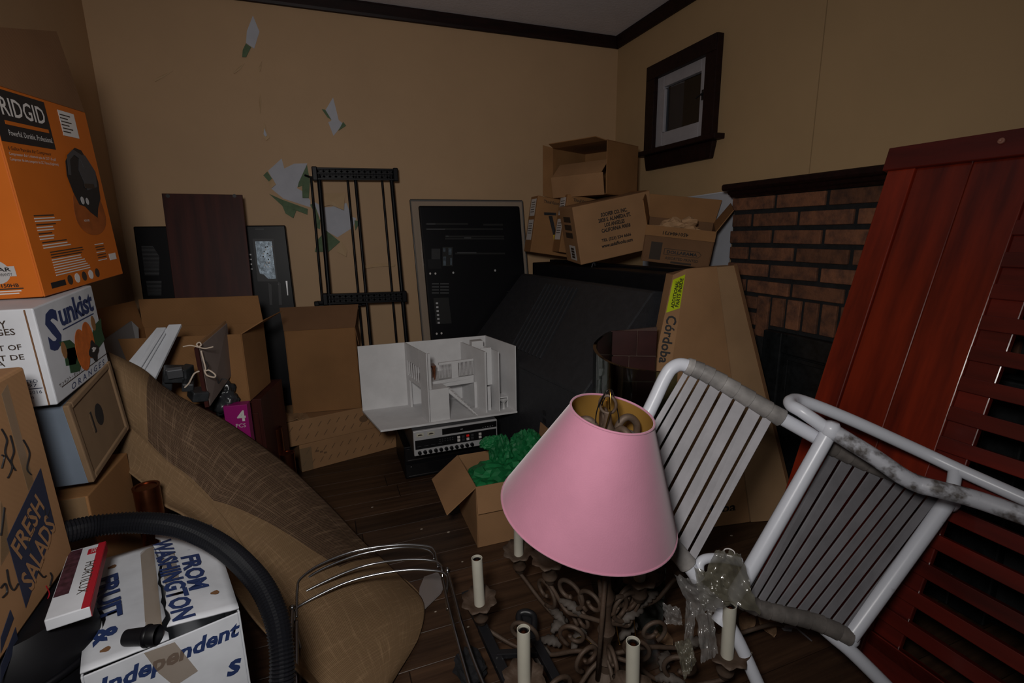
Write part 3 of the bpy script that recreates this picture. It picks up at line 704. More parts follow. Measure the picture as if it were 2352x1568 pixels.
poly(wb, 'apple_leaf', am+V3((.02, .012, -.004)), R_, V3((1, 0, -.19)), [(-.014, .0), (0, .007), (.016, .011), (.005, -.005)], m_navy, off=.007)
for x_, y_, sx, sy in ((.03, .02, .035, .44), (-.022, .02, .035, .44)):
    plate(wb, 'packing_tape', wtop(x_, y_, .028 if x_ > 0 else -.002), R_, V3((1, 0, -.19 if x_ > 0 else 0)), sy, sx, m_tape, off=.0035)
def wfront(u, v): return V3((-w/2+u*w, -d/2, v*h))
text(wb, 'Independent', wfront(.53, .80), XV, ZV, m_navy, w=.30, h=.058, bold=.035, shear=.28)
text(wb, 's', wfront(.90, .40), XV, ZV, m_navy, h=.045, bold=.035, shear=.28)
b = MB(); b.prism([wfront(.36, .99)+V3((0, -.001, 0)), wfront(.55, .97)+V3((0, -.001, 0)), wfront(.66, .55)+V3((0, -.001, 0)), wfront(.5, .5)+V3((0, -.001, 0)), wfront(.42, .72)+V3((0, -.001, 0))], (0, -.0006, 0)); b.build('packing_tape', m_tape, wb)
for x_, y_ in ((.12, -.16), (-.12, -.20), (-.11, .19)): poly(wb, 'stain', wtop(x_, y_, .0135 if x_ > 0 else .0), R_, V3((1, 0, -.19 if x_ > 0 else 0)), [(.009*cos(a)*(1+.3*sin(3*a)), .011*sin(a)) for a in [2*pi*k/10 for k in range(10)]], cb_dark, off=.0055)
# cuff lying on the lid
nz_scale = .76
nz_ = thing('hose_cuff', 'black plastic hose cuff poking out of the apple carton lid', 'hose cuff', V3(wb.location) + wb.rotation_euler.to_matrix() @ (V3((-.045, -.235, h+.026))*.76), rot=(90, 0, 75))
nz_.scale = (.60, .60, .60)
b = MB(); b.lathe([(.022, -.05), (.0235, -.045), (.026, .0), (.030, .012), (.0305, .045), (.0285, .048), (.0285, .04), (.02, -.045), (.02, -.05)], None, 28, cap=False); b.build('cuff_sleeve', m_plastic, nz_, smooth='auto')
b = MB(); b.lathe([(.0312, .01), (.033, .013), (.033, .02), (.0312, .023)], None, 28, cap=False); b.build('cuff_ring', m_plastics, nz_, smooth=True)

# --- small lamp box -----------------------------------------------------------
ZB = .605
hA, hB_ = at(243, 1243, Z=ZB), at(206, 1392, Z=ZB); hdir = (hA-hB_); hlen = hdir.length; hyaw = atan2(hdir.y, hdir.x) - pi/2
w, d, h = .062, hlen, .022
hb = thing('bulb_box', 'slim white and red bulb carton lettered HORTILUX beside the apple carton', 'box', (hA+hB_)/2 + Matrix.Rotation(hyaw, 3, 'Z') @ V3((-w/2, 0, -h)), rot=(0, 0, math.degrees(hyaw)))
b = MB(); b.box((0, 0, h/2), (w, d, h)); b.build('body', m_whitebox, hb, bevel=0.002)
b = MB(); b.box((w/2-.006, 0, h+.0003), (.012, d, .0008)); b.box((w/2+.0003, 0, h/2), (.0008, d, h*.9)); b.build('red_stripe', m_red, hb)
text(hb, 'HORTILUX', V3((.014, -.01, h)), R_, U_, m_inkbrown, w=d*.48, h=.016)
plate(hb, 'brand_mark', V3((.014, d*.38, h)), R_, U_, .022, .02, m_red); text(hb, 'EYE', V3((.014, d*.38, h)), R_, U_, m_whiteprint, w=.016, h=.008, off=.0016)
m_plum = mat('plum_photo_print', (.06, .02, .03), .5, var=.6, scale=60)
plate(hb, 'printed_photo', V3((-.018, .03, h)), R_, U_, d*.7, .022, m_plum)

# --- hose -----------------------------------------------------------------
hp = [at(95, 1240, Z=.645), at(150, 1222, Z=.64), at(235, 1205, Z=.625), at(330, 1200, Z=.61), at(425, 1213, Z=.595), at(515, 1258, Z=.565), at(590, 1330, Z=.53), at(630, 1405, Z=.49), at(646, 1480, Z=.45), at(648, 1560, Z=.40), at(640, 1660, Z=.33)]
sp_ = spline(hp, 40); L = [0]
for i in range(1, len(sp_)): L.append(L[-1]+(sp_[i]-sp_[i-1]).length)
n = int(L[-1]/.0033); P = []; k = 0
for i in range(n):
    s = L[-1]*i/(n-1)
    while k < len(L)-2 and L[k+1] < s: k += 1
    P.append(sp_[k].lerp(sp_[k+1], (s-L[k])/(L[k+1]-L[k]+1e-9)))
hs = thing('vacuum_hose', 'black ribbed vacuum hose arching over the apple carton', 'hose', P[-1])
b = MB(); b.tube(P, [.0245 if i % 2 else .0212 for i in range(n)], 18); b.build('ribbed_tube', m_hose, hs, True)
uc = thing('support_carton', 'plain brown carton under the apple carton', 'box', (-0.40, 1.19, 0), rot=(0, 0, 17))
b = MB(); b.box((0, 0, .10), (.24, .38, .20)); b.build('body', cb_mid, uc, bevel=.003)
b = MB(); b.box((0, 0, .2005), (.05, .375, .001)); b.build('packing_tape', m_tape, uc)

# ------------------------------------------------------------------ flat televisions and boards along the back wall
tv = thing('flat_television', 'back of a black flat television behind the maroon board', 'television', (-0.55, 3.12, 0.0))
def pt(x, y, Y): return at(x, y, Y=Y)
yv = 3.08
tl, tr, bl_, br = pt(305, 519, yv), pt(655, 518, yv), pt(331, 705, yv-.02), pt(673, 700, yv-.02)
x0, x1, ztop = tl.x, tr.x, (tl.z+tr.z)/2
b = MB(); b.hexa([(x0-.02, yv-.07, 0), (x1+.02, yv-.07, 0), (x1+.02, yv-.03, 0), (x0-.02, yv-.03, 0)], [(x0, yv, ztop), (x1, yv, ztop), (x1, yv+.04, ztop), (x0, yv+.04, ztop)]); b.build('housing', m_plastics, tv, True, bevel=.006)
def tvp(x, y, o=0.0): 
    p = at(x, y, Y=yv); k = (ztop-p.z)/ztop; yy = yv - .07*k - o
    return at(x, y, Y=yy)
def tvpoly(name, pts, m, o=.001, th=.002):
    b = MB(); b.prism([tvp(x, y, o) for x, y in pts], (0, -th, 0)); return b.build(name, m, tv, True)
m_vent = mat('grey_vent_plastic', (.045, .047, .05), .5)
m_foil = mat('crumpled_foil_label', (.11, .14, .17), .35, metal=.5, var=.5, scale=30, bump=.3, bscale=40)
for i in range(22):
    y = 565 + i*3.1; k = i/22
    tvpoly('vent_slat', [(325+8*k, y), (352+14*min(1, k*3), y), (352+14*min(1, k*3), y+1.6), (325+8*k, y+1.6)], m_vent, .001, .002)
for i in range(11):
    y = 645 + i*3.1; k = i/11
    tvpoly('vent_slat', [(336+4*k, y), (371, y), (371, y+1.6), (336+4*k, y+1.6)], m_vent, .001, .002)
tvpoly('metal_shield', [(586, 554), (624, 554), (634, 640), (616, 640), (606, 630), (597, 628), (592, 610)], m_foil, .001, .003)
tvpoly('shield_frame', [(580, 548), (628, 548), (638, 646), (592, 646)], m_black, .0004, .001)
rt = random.Random(9)
for i in range(16):
    x = 603+rt.random()*22; y = 560+rt.random()*55; tvpoly('rivet', [(x, y), (x+3, y), (x+3, y+3), (x, y+3)], m_whiteprint if i % 2 else m_black, .005, .001)
for x, y in ((641, 652), (645, 692), (622, 655)): tvpoly('screw', [(x-2, y-2), (x+2, y-2), (x+2, y+2), (x-2, y+2)], m_silver)
for pts in ([(616, 648), (624, 653), (626, 700), (620, 700)], [(639, 645), (645, 650), (648, 700), (641, 700)]): tvpoly('cable_channel', pts, m_black, .001, .006)
tvpoly('top_label', [(586, 525), (606, 525), (606, 527), (586, 527)], m_vent)
for i in range(4): tvpoly('rating_mark', [(569+i*1.2, 583+11*i), (577+i, 583+11*i), (577+i, 586+11*i), (569+i*1.2, 586+11*i)], m_silver)
tvpoly('scratch', [(656, 645), (660, 645), (662, 678), (660, 678)], m_silver, .001, .0005)

mb = thing('maroon_board', 'maroon wood-grain board standing upright against the back wall', 'board', (-0.5, 2.83, 0))
T = [pt(371, 444, 2.94), pt(556, 447, 2.94), pt(587, 740, 2.87), pt(410, 750, 2.87)]
b = MB(); b.hexa([T[3], T[2], T[2]+V3((0, .018, 0)), T[3]+V3((0, .018, 0))], [T[0], T[1], T[1]+V3((0, .018, 0)), T[0]+V3((0, .018, 0))]); b.build('panel', m_maroon, mb, True, bevel=.0015)
ext = (T[3]-T[0]).normalized(); kk = T[3].z/abs(ext.z); lo_ = T[3] + ext*kk; ro_ = T[2] + ext*kk
b = MB(); b.hexa([lo_, ro_, ro_+V3((0, .018, 0)), lo_+V3((0, .018, 0))], [T[3]+V3((0,0,.0)), T[2], T[2]+V3((0, .018, 0)), T[3]+V3((0, .018, 0))]); b.build('panel', m_maroon, mb, True)
for x in (385, 538):
    p = pt(x, 445, 2.94); b = MB(); b.lathe([(.009, 0), (.009, .02)], Matrix.Translation(p+V3((0, -.003, -.010))) @ Matrix.Rotation(radians(-90), 4, 'X'), 12); b.build('cam_notch', m_black, mb, True)

# second television with its clear surround
t2 = thing('screen_back', 'back of a flat screen with clear acrylic border near the wall corner', 'television', (0.88, 3.1, 0))
q = [pt(942, 459, 3.12), pt(1200, 461, 3.12), pt(1213, 640, 3.08), pt(972, 790, 3.05)]
zt = q[0].z; dx = (q[3]-q[0])/(q[0].z-q[3].z); dxr = (q[2]-q[1])/(q[1].z-q[2].z)
def low(p, dd, z): return p + dd*(p.z-z)
A, B_, Cc, D_ = q[0], q[1], low(q[1], dxr, .004), low(q[0], dx, .004)
m_edge = mat('smoky_acrylic_edge', (.05, .048, .045), .15, spec=.8)
b = MB(); th = V3((0, .012, 0)); fw = .028
for p1, p2 in ((A, B_), (B_, Cc), (Cc, D_), (D_, A)):
    b.bar(p1+th*.5, p2+th*.5, .006, .010)
b.build('acrylic_edge', m_edge, t2, True, bevel=.002)
b = MB(); b.hexa([D_, Cc, Cc+th*.3, D_+th*.3], [A, B_, B_+th*.3, A+th*.3]); b.build('acrylic_sheet', m_acrylic, t2, True)
I = lambda u, v: A.lerp(B_, u).lerp(D_.lerp(Cc, u), v)
hA, hB, hC, hD = I(.06, .024), I(.955, .024), I(.955, .97), I(.065, .97)
o_ = V3((0, -.045, 0))
b = MB(); b.hexa([hD, hC, hC+o_*.9, hD+o_*.9], [hA, hB, hB+o_*.6, hA+o_*.6]); b.build('housing', m_plastics, t2, True, bevel=.01)
def t2p(x, y, o=.0):
    for it in range(1):
        p = at(x, y, Y=3.06)
    k = (hA.z-p.z)/(hA.z-hD.z); yy = hA.y + (hD.y-hA.y)*k - .045*(.6+.3*k) - o
    return at(x, y, Y=yy)
def t2poly(name, pts, m, o=.001, th_=.002):
    b = MB(); b.prism([t2p(x, y, o) for x, y in pts], (0, -th_, 0)); return b.build(name, m, t2, True)
R4 = lambda x0, y0, x1, y1: [(x0, y0), (x1, y0), (x1, y1), (x0, y1)]
m_dk = mat('dark_slot', (.004, .004, .004), .6)
for y, xa, xb in ((512, 978, 1075), (514, 1110, 1155), (524, 978, 1155), (541, 1022, 1158), (546, 1022, 1158), (580, 1045, 1160)): t2poly('vent_slot', R4(xa, y, xb, y+4), m_dk)
for y, xa, xb in ((513, 980, 1000), (525, 980, 1022), (541, 1024, 1030), (545, 1066, 1082), (579, 1050, 1094)): t2poly('vent_grille', R4(xa, y, xb, y+2.5), m_vent, .003)
t2poly('port_recess', R4(991, 571, 1011, 595), m_black); t2poly('port_panel', R4(1016, 567, 1040, 611), m_dk)
for r_ in (R4(1018, 589, 1024, 610), R4(1034, 592, 1038, 608), R4(1030, 569, 1037, 585), R4(1018, 569, 1023, 578)): t2poly('port_label', r_, m_foil, .003)
t2poly('lower_recess', [(981, 595), (1012, 595), (1014, 617), (984, 617)], m_plastic, .001, .004)
for x, y in ((988, 628), (1000, 628), (1041, 626), (1137, 621), (1003, 766), (1014, 765)): t2poly('screw', [(x+2.2*cos(a), y+2.6*sin(a)) for a in [2*pi*k/8 for k in range(8)]], m_whiteprint if x < 1020 else m_silver)
for i in range(4): t2poly('vent_grille', R4(992, 650+7*i, 1008, 653+7*i), m_vent); t2poly('vent_grille', R4(1011, 650+7*i, 1031, 653+7*i), m_vent)
t2poly('cable_cover', [(995, 684), (1030, 683), (1037, 742), (1001, 744)], m_dk, .001, .004)
for i in range(6): t2poly('cable_terminal', R4(1001+i*.8, 694+9*i, 1006+i*.8, 698+9*i), m_silver, .006)
for i in range(4): t2poly('vent_slot', R4(1165+i*-2, 668+6*i, 1192, 670+6*i), m_dk)

# ------------------------------------------------------------------ black rack of thin tubes
rk = thing('folding_rack', 'black folding rack of thin tubes and lattice brackets against the wall', 'rack', (0.2, 3.1, 0))
def rp_(x, y, Y=3.10): return at(x, y, Y=Y)
def pole(a, b_, Ya, Yb, r):
    A_, B2 = rp_(*a, Y=Ya), rp_(*b_, Y=Yb); dv = (B2-A_); k = (A_.z-.02)/(A_.z-B2.z); E = A_ + dv*k
    b = MB(); b.tube([A_, E], r, 10); b.build('tube', m_plastics, rk, True, smooth='auto')
pole((714, 405), (740, 690), 3.13, 3.10, .0065); pole((732, 400), (757, 690), 3.06, 3.0, .012)
pole((797, 400), (824, 690), 3.13, 3.10, .0065); pole((815, 400), (842, 690), 3.06, 3.0, .0085)
pole((876, 400), (902, 690), 3.13, 3.10, .0065); pole((898, 400), (925, 690), 3.06, 3.0, .012)
def bracket(a, b_, Y, hgt, dep_, cols):
    A_, B2 = rp_(*a, Y=Y), rp_(*b_, Y=Y); u = (B2-A_); Lb = u.length; u.normalize()
    b = MB(); up = V3((0, 0, 1))
    for k in (0, 1): b.bar(A_+up*hgt*k, B2+up*hgt*k, dep_, .010)
    b.bar(A_+up*hgt*.5, B2+up*hgt*.5, dep_*.5, .006)
    b.box((A_+B2)/2 + up*hgt*.5 + V3((0, dep_*.35, 0)), (Lb, .004, hgt))
    root = b.build('bracket', m_plastics, rk, True, bevel=.002)
    b = MB(); n = cols
    for i in range(n):
        p = A_ + u*(Lb*(i+.5)/n)
        for k in (.25, .75):
            c = p + up*hgt*k + V3((0, -dep_*.1, 0)); s = Lb/n*.5
            b.bar(c-u*s*.8-up*hgt*.2, c+u*s*.8+up*hgt*.2, .01, .003, (0, 1, 0)); b.bar(c-u*s*.8+up*hgt*.2, c+u*s*.8-up*hgt*.2, .01, .003, (0, 1, 0))
    b.build('lattice', m_plastic, root)
    b = MB()
    for p in (A_, B2): b.box(p+up*hgt*.5, (.028, dep_*1.3, hgt*1.35))
    b.build('end_cap', m_plastics, root, bevel=.005)
bracket((724, 411), (909, 413), 3.055, .055, .03, 14); 
bracket((728, 701), (835, 700), 3.07, .02, .03, 6)
bracket((748, 697), (929, 690), 2.995, .05, .03, 14)
b = MB(); b.tube([rp_(700, 402, 3.13), rp_(712, 406, 3.12), rp_(722, 407, 3.07)], .005, 8); b.build('hook', m_plastics, rk, True)

# ------------------------------------------------------------------ clutter left of centre
cabn = thing('dark_cabinet', 'low dark wooden cabinet hidden under the open carton on the left', 'cabinet', (-0.52, 2.46, 0), rot=(0, 0, -12))
b = MB(); b.box((0, 0, .29), (.52, .30, .58)); b.build('carcass', m_maroon, cabn, bevel=.003)
b = MB(); b.box((.1275, -.1515, .28), (.235, .006, .48)); b.build('door', m_maroon, cabn, bevel=.002)
b = MB(); b.box((-.1275, -.1515, .28), (.235, .006, .48)); b.build('door', m_maroon, cabn, bevel=.002)
for sx in (-.03, .03):
    b = MB(); b.lathe([(.0, 0), (.006, 0), (.006, .01), (.011, .016), (.011, .022), (0, .024)], Matrix.Translation((sx, -.1545, .32)) @ Matrix.Rotation(radians(90), 4, 'X'), 14, cap=False); b.build('knob', m_brass, cabn, smooth='auto')
ol = thing('open_carton', 'open brown carton with upright flaps in front of the maroon board', 'box', (-0.549, 2.418, .582), rot=(0, 0, -11.9))
f = carton(ol, (.50, .27, .285), cb_mid, {'+y': (.125, -4, .006), '-x': (.12, 8, .006), '+x': (.10, 60, .006)})

cv = thing('art_board', 'pale board with dark edge and loose white cord leaning on carton', 'board', at(482, 930, Y=1.95))
a0, a1, a2, a3 = at(458, 797, Y=1.95), at(522, 742, Y=2.26), at(533, 860, Y=2.26), at(483, 932, Y=1.95)
nn = (a1-a0).cross(a3-a0).normalized()
if nn.x > 0: nn = -nn
b = MB(); b.hexa([a0, a1, a2, a3], [p+nn*.014 for p in (a0, a1, a2, a3)]); b.build('panel', m_canvas, cv, True, bevel=.001)
b = MB(); e0, e1 = a0+nn*.007, a3+nn*.007; b.bar(e0, e1, .024, .012, nn); b.build('edge_strip', m_maroon, cv, True)
b = MB(); b.bar(a0+nn*.007, a1+nn*.007, .02, .008, nn); b.build('top_strip', cb_tan, cv, True)
def cord(pts, r=.0028, m=m_cream):
    b = MB(); b.tube(spline(pts, 6), r, 7); b.build('cord', m, cv, True, smooth=True)
Yc = 1.93
cord([at(x, y, Y=Yc) for x, y in ((462, 805), (466, 822), (472, 845), (470, 852), (480, 850), (494, 860), (492, 866), (476, 862), (470, 852))])
cord([at(x, y, Y=Yc) for x, y in ((458, 852), (447, 857), (440, 868), (434, 880), (424, 890))])
cord([at(x, y, Y=Yc) for x, y in ((420, 796), (438, 793), (455, 797), (470, 800), (482, 798), (490, 796))], .0022)
cord([at(x, y, Y=Yc) for x, y in ((455, 797), (452, 790), (458, 786), (462, 792), (456, 797))], .0026)
cord([at(x, y, Y=Yc) for x, y in ((470, 826), (478, 840), (476, 850), (498, 868), (502, 880), (510, 870), (522, 872))], .0018, m_black)

wp_ = thing('white_trim_bundle', 'bundle of white plastic trim strips poking up beside the art board', 'plastic trim', at(330, 850, Y=1.9))
A0, A1, B0, B1 = at(362, 757, Y=2.10), at(411, 755, Y=2.10), at(285, 850, Y=1.96), at(352, 880, Y=1.96)
nw = (A1-A0).cross(B0-A0).normalized()
if nw.y > 0: nw = -nw
for k, (u0, u1, o1, o2, ex) in enumerate(((0, .42, .0, .012, 0), (.34, .50, .012, .018, .02), (.52, .62, .010, .016, .03), (.40, 1.0, -.008, .004, -.02))):
    p = [A0.lerp(A1, u0), A0.lerp(A1, u1), B0.lerp(B1, u1), B0.lerp(B1, u0)]
    dv = (p[0]-p[3]).normalized()*ex; p[0] = p[0]-dv; p[1] = p[1]-dv
    b = MB(); b.hexa([x+nw*o1 for x in p], [x+nw*o2 for x in p]); b.build('trim_strip', m_whitebox, wp_, True, bevel=.0015)
gp = thing('pasteboard_sheet', 'grey pasteboard sheet standing behind the fruit carton near the left wall', 'panel', at(280, 820, Y=2.3))
p = [at(238, 782, Y=2.25), at(302, 737, Y=2.45), at(318, 752, Y=2.45), at(322, 830, Y=2.40), at(250, 860, Y=2.2)]
b = MB(); nn = (p[1]-p[0]).cross(p[4]-p[0]).normalized(); b.hexa(p, [x+nn*.006 for x in p]); b.build('sheet', mat('grey_pasteboard', (.16, .155, .155), .8), gp, True)

m_dkbag = mat('grey_black_wrap', (.03, .032, .035), .25, var=.5, scale=14)
def lump(name, label, cat, c, dims, m, seed, amp=.35, sub=3, freq=3.0, rot=0, sm=False):
    bm = bmesh.new(); bmesh.ops.create_icosphere(bm, subdivisions=sub, radius=1)
    for v in bm.verts:
        n = v.co.normalized(); q = n*freq + V3((seed*3.7, seed, seed*1.9))
        f_ = 1 + amp*(noise.noise(q)) + amp*.6*abs(noise.noise(q*2.3)) - amp*.3
        v.co = V3((n.x*dims[0]/2*f_, n.y*dims[1]/2*f_, n.z*dims[2]/2*f_))
    me = bpy.data.meshes.new(name); bm.to_mesh(me); bm.free(); me.materials.append(m)
    if sm: me.polygons.foreach_set('use_smooth', [True]*len(me.polygons))
    o = link(name, me); o.location = c; o.rotation_euler = (0, 0, radians(rot)); o.data.name = name
    return tag(o, label, cat)
ec = thing('electronics_bits', 'dark plastic connector blocks piled below the white trim bundle', 'electronics', at(410, 890, Y=1.98))
for (x, y, Yy, dd, rz) in ((400, 858, 1.99, (.06, .05, .05), 15), (428, 858, 2.0, (.03, .05, .055), -20), (432, 884, 1.96, (.035, .05, .03), 10), (455, 905, 1.95, (.05, .06, .035), 30), (385, 868, 2.02, (.03, .05, .08), 12)):
    b = MB(); b.box((0, 0, 0), dd); o = b.build('block', m_dkbag, ec, bevel=.004); o.location = at(x, y, Y=Yy)-ec.location; o.rotation_euler = (radians(12), radians(10), radians(rz))
b = MB(); b.box((0, 0, 0), (.045, .02, .035)); o = b.build('cover', m_steel, ec, bevel=.003); o.location = at(402, 856, Y=1.955)-ec.location; o.rotation_euler = (radians(20), 0, radians(15))
lump('black_bag', 'crumpled black plastic bag behind the art board', 'bag', at(512, 915, Y=2.2), (.11, .08, .15), m_dkbag, 3, sub=4, sm=True)
pk = thing('magenta_carton', 'narrow magenta carton printed with the number 4 behind the jute cloth', 'box', (-0.372, 2.165, 0.0), rot=(0, 0, -6))
b = MB(); b.box((0, 0, .30), (.085, .05, .60)); b.build('body', m_magenta, pk, bevel=.002)
text(pk, '4', V3((.018, -.025, .555)), XV, ZV, m_whiteprint, h=.045, bold=.03); text(pk, 'PCS', V3((.012, -.025, .515)), XV, ZV, m_whiteprint, w=.035, h=.016)
def copper(label, c, r, hgt):
    t_ = thing('copper_pipe', label, 'copper pipe', (c.x, c.y, 0), group='copper pipe lengths')
    b = MB(); b.lathe([(r, 0), (r, c.z), (r*.82, c.z), (r*.82, c.z-.05)], None, 28, cap=False); b.build('pipe_wall', m_copper, t_, smooth='auto')
    b = MB(); b.lathe([(0, c.z-.003), (r*.82, c.z-.002)], None, 28, cap=False); b.build('end_disc', m_copper, t_)
    b = MB(); b.lathe([(r*1.04, c.z-.006), (r*1.04, c.z+.001), (r*.8, c.z+.001)], None, 28, cap=False); b.build('rim', m_copper, t_, smooth='auto')
copper('taller copper pipe end beside the patterned flat cartons', at(631, 983, Y=2.42), .030, .4)
copper('shorter copper pipe end in front of the patterned flat cartons', at(659, 1040, Y=2.40), .032, .3)
copper('copper pipe end half hidden by the jute cloth and hose', at(335, 1116, Y=1.53), .031, .4)
lump('crumpled_wrap', 'pale blue crumpled plastic wrap behind the copper pipes', 'plastic wrap', V3((-0.335, 2.42, .165)), (.10, .10, .40), m_bluecloth, 5, sub=4, amp=.3)

# ------------------------------------------------------------------ flat patterned cartons and the tall open carton
m_stripe = mat('faint_brown_print', (.15, .082, .04), .8)
def flat_carton(label, fl_, fr_, dep_, hgt, z0):
    fl_, fr_ = V3(fl_), V3(fr_); u = (fr_-fl_); w = u.length; u.normalize(); yaw = math.degrees(atan2(u.y, u.x))
    v = V3((-u.y, u.x, 0)); c = (fl_+fr_)/2 + v*dep_/2; c.z = z0
    t_ = thing('flat_carton', label, 'box', c, rot=(0, 0, yaw), group='flat patterned cartons')
    b = MB(); b.box((0, 0, hgt/2), (w, dep_, hgt)); b.build('body', cb_tan, t_, bevel=.003)
    n = int(w/.045)
    for i in range(n):
        x = -w/2 + (i+.6)*w/n
        for k in range(2):
            cx_, cz_ = x + (.012 if k else -.010), hgt*(.3+.4*k)
            poly(t_, 'printed_dash', V3((cx_, -dep_/2, cz_)), XV, ZV, [(-.011, -.013), (-.006, -.013), (.013, .013), (.008, .013)], m_stripe)
    return t_, w
lf, lw = flat_carton('lower flat patterned carton lying on the floor beside the copper pipes', (-.205, 2.735, 0), (.365, 2.885, 0), .27, .155, 0.0)
for i in range(3): plate(lf, 'printed_mark', V3((-lw/2+.09+.02*i, -.135, .10-.01*i)), XV, ZV, .016, .010, m_stripe)
plate(lf, 'packing_tape', V3((-lw/2+.03, -.135, .07)), XV, ZV, .06, .13, m_tape, off=.001)
uf, uw = flat_carton('upper flat patterned carton carrying the tall open carton', (-.275, 2.72, .156), (.245, 2.845, .156), .30, .138, 0.156)
poly(uf, 'printed_seal', V3((.16, -.15, .07)), XV, ZV, [(.026*cos(a), .02*sin(a)) for a in [2*pi*k/18 for k in range(18)]], m_stripe, off=.001)
b = MB(); b.grid(lambda u, v: V3((-uw/2-.02+u*.16, -.15+.26*v, .141+.012*noise.noise(V3((u*9, v*3, 1))) + .01*(1-u))), 10, 4); b.build('torn_liner', cb_pale, uf, solid=.002)
tc_ = thing('upright_carton', 'tall open brown carton with raised front flap left of the dollhouse', 'box', rot=(0, 0, -7))
td = (.362, .15, .462)
rot_about(tc_, (-.036, 2.905, .296+.231), td)
carton(tc_, td, cb_mid, {'-y': (.135, -30, -.022), '+x': (.10, 172, .006)}, m_flap=cb_dark)  # flaps in darker board: shade on the leaning front flap put into colour

# ------------------------------------------------------------------ video decks
dk = thing('tape_deck', 'black tape deck on the floor beneath the silver video recorder', 'video recorder', (.52, 2.60, 0), rot=(0, 0, 0))
b = MB(); b.box((0, 0, .095), (.43, .34, .176)); b.build('case', m_plastics, dk, bevel=.003)
for z_, hh in ((.05, .075), (.138, .075)):
    b = MB(); b.box((0, -.172, z_), (.425, .012, hh)); b.build('front_panel', m_gloss, dk, bevel=.004)
    b = MB(); b.box((0, -.179, z_-hh/2+.012), (.40, .004, .004)); b.build('trim_line', m_chrome, dk)
text(dk, 'A', V3((-.185, -.1785, .075)), XV, ZV, m_silver, h=.006)
for sx in (-.17, .17):
    for sy in (-.13, .13):
        b = MB(); b.lathe([(.016, 0), (.018, .008)], Matrix.Translation((sx, sy, 0)), 12); b.build('foot', m_plastic, dk)
vc = thing('video_recorder', 'silver video recorder with black fascia under the white dollhouse', 'video recorder', (.552, 2.472, .186), rot=(0, 0, 0))
w, d, h = .43, .35, .128
b = MB(); b.box((0, .01, h/2), (w, d-.02, h)); b.build('case', m_plasticm, vc, bevel=.003)
b = MB(); b.box((0, -d/2+.008, h/2), (w, .016, h)); b.build('fascia', m_silver, vc, bevel=.003)
def vp(u, v): return V3((-w/2+u*w, -d/2, v*h))
plate(vc, 'display_window', vp(.66, .83), XV, ZV, .66*w, .24*h, m_gloss, off=.0005, th=.002)
plate(vc, 'display_mark', vp(.56, .83), XV, ZV, .012, .004, m_silver, off=.003)
for i in range(5): plate(vc, 'display_mark', vp(.82+.03*i, .77), XV, ZV, .005, .002, m_silver, off=.003)
for u in (.075, .2):
    plate(vc, 'level_meter', vp(u, .84), XV, ZV, .036, .018, m_candle, off=.001, th=.003)
    poly(vc, 'meter_dial', vp(u, .82), XV, ZV, [(.012*cos(a), .007*sin(a)) for a in [pi*k/10 for k in range(11)]], m_inkbrown, off=.0045)
plate(vc, 'button_panel', vp(.5, .45), XV, ZV, .97*w, .36*h, m_plastic, off=.0008, th=.002)
rv = random.Random(4)
for i, u in enumerate((.52, .575, .63, .685, .78)):
    for v in (.52, .39):
        if i == 2 and v > .5: continue
        b = MB(); b.box(vp(u, v)+V3((0, -.005, 0)), (.014, .006, .012)); b.build('button', m_whiteprint if (i+int(v*10)) % 2 else m_plasticm, vc, bevel=.001)
b = MB(); b.box(vp(.63, .53)+V3((0, -.005, 0)), (.014, .006, .010)); b.build('record_lamp', m_led, vc, bevel=.001)
for i in range(6):
    for v in (.54, .46): plate(vc, 'small_button', vp(.30+.03*i, v), XV, ZV, .006, .004, m_vent, off=.003)
for i in range(4): plate(vc, 'fascia_mark', vp(.06+.08*i, .38), XV, ZV, .02, .002, m_vent, off=.003)
for i in range(11):
    u = .06+.062*i
    b = MB(); b.lathe([(.0095, 0), (.0085, .010), (.006, .011), (.0, .011)], Matrix.Translation(vp(u, .12)) @ Matrix.Rotation(radians(90), 4, 'X'), 16, cap=False); b.build('knob', m_plastics, vc, smooth='auto')

# ------------------------------------------------------------------ white model house
dh = thing('dollhouse', 'white open-sided model house with stairs standing on the video recorder', 'dollhouse', (.53, 2.5, .325))
z0 = .325; dbl, dfl, dfr = at(833, 943, Z=z0), at(874, 988, Z=z0), at(1187, 944, Z=z0); du, dv_ = dfr-dfl, dbl-dfl
HD = .355
def dp(u, v, z): p = dfl + du*u + dv_*v; return V3((p.x, p.y, z0+z))
def dwall(name, u0, v0, u1, v1, za, zb, th=.006, side=1, m=m_doll, par=None):
    a, c = dp(u0, v0, 0), dp(u1, v1, 0); n = V3((-(c-a).y, (c-a).x, 0)).normalized()*th*side
    b = MB(); lo, hi = V3((0, 0, za)), V3((0, 0, zb)); b.hexa([a+lo, c+lo, c+n+lo, a+n+lo], [a+hi, c+hi, c+n+hi, a+n+hi]); return b.build(name, m, par or dh, True, bevel=.0008)
b = MB(); b.hexa([dp(0, 0, -.010), dp(1.005, 0, -.010), dp(1.005, 1.02, -.010), dp(0, 1.02, -.010)], [dp(0, 0, 0), dp(1.005, 0, 0), dp(1.005, 1.02, 0), dp(0, 1.02, 0)]); b.build('base', m_doll, dh, True, bevel=.001)
dwall('back_wall', 0, 1, .345, 1, 0, HD); dwall('back_wall', .345, 1.0, 1.0, 1.0, 0, HD)
dwall('end_wall', 1.0, 0.0, 1.0, 1.0, 0, HD, side=1)
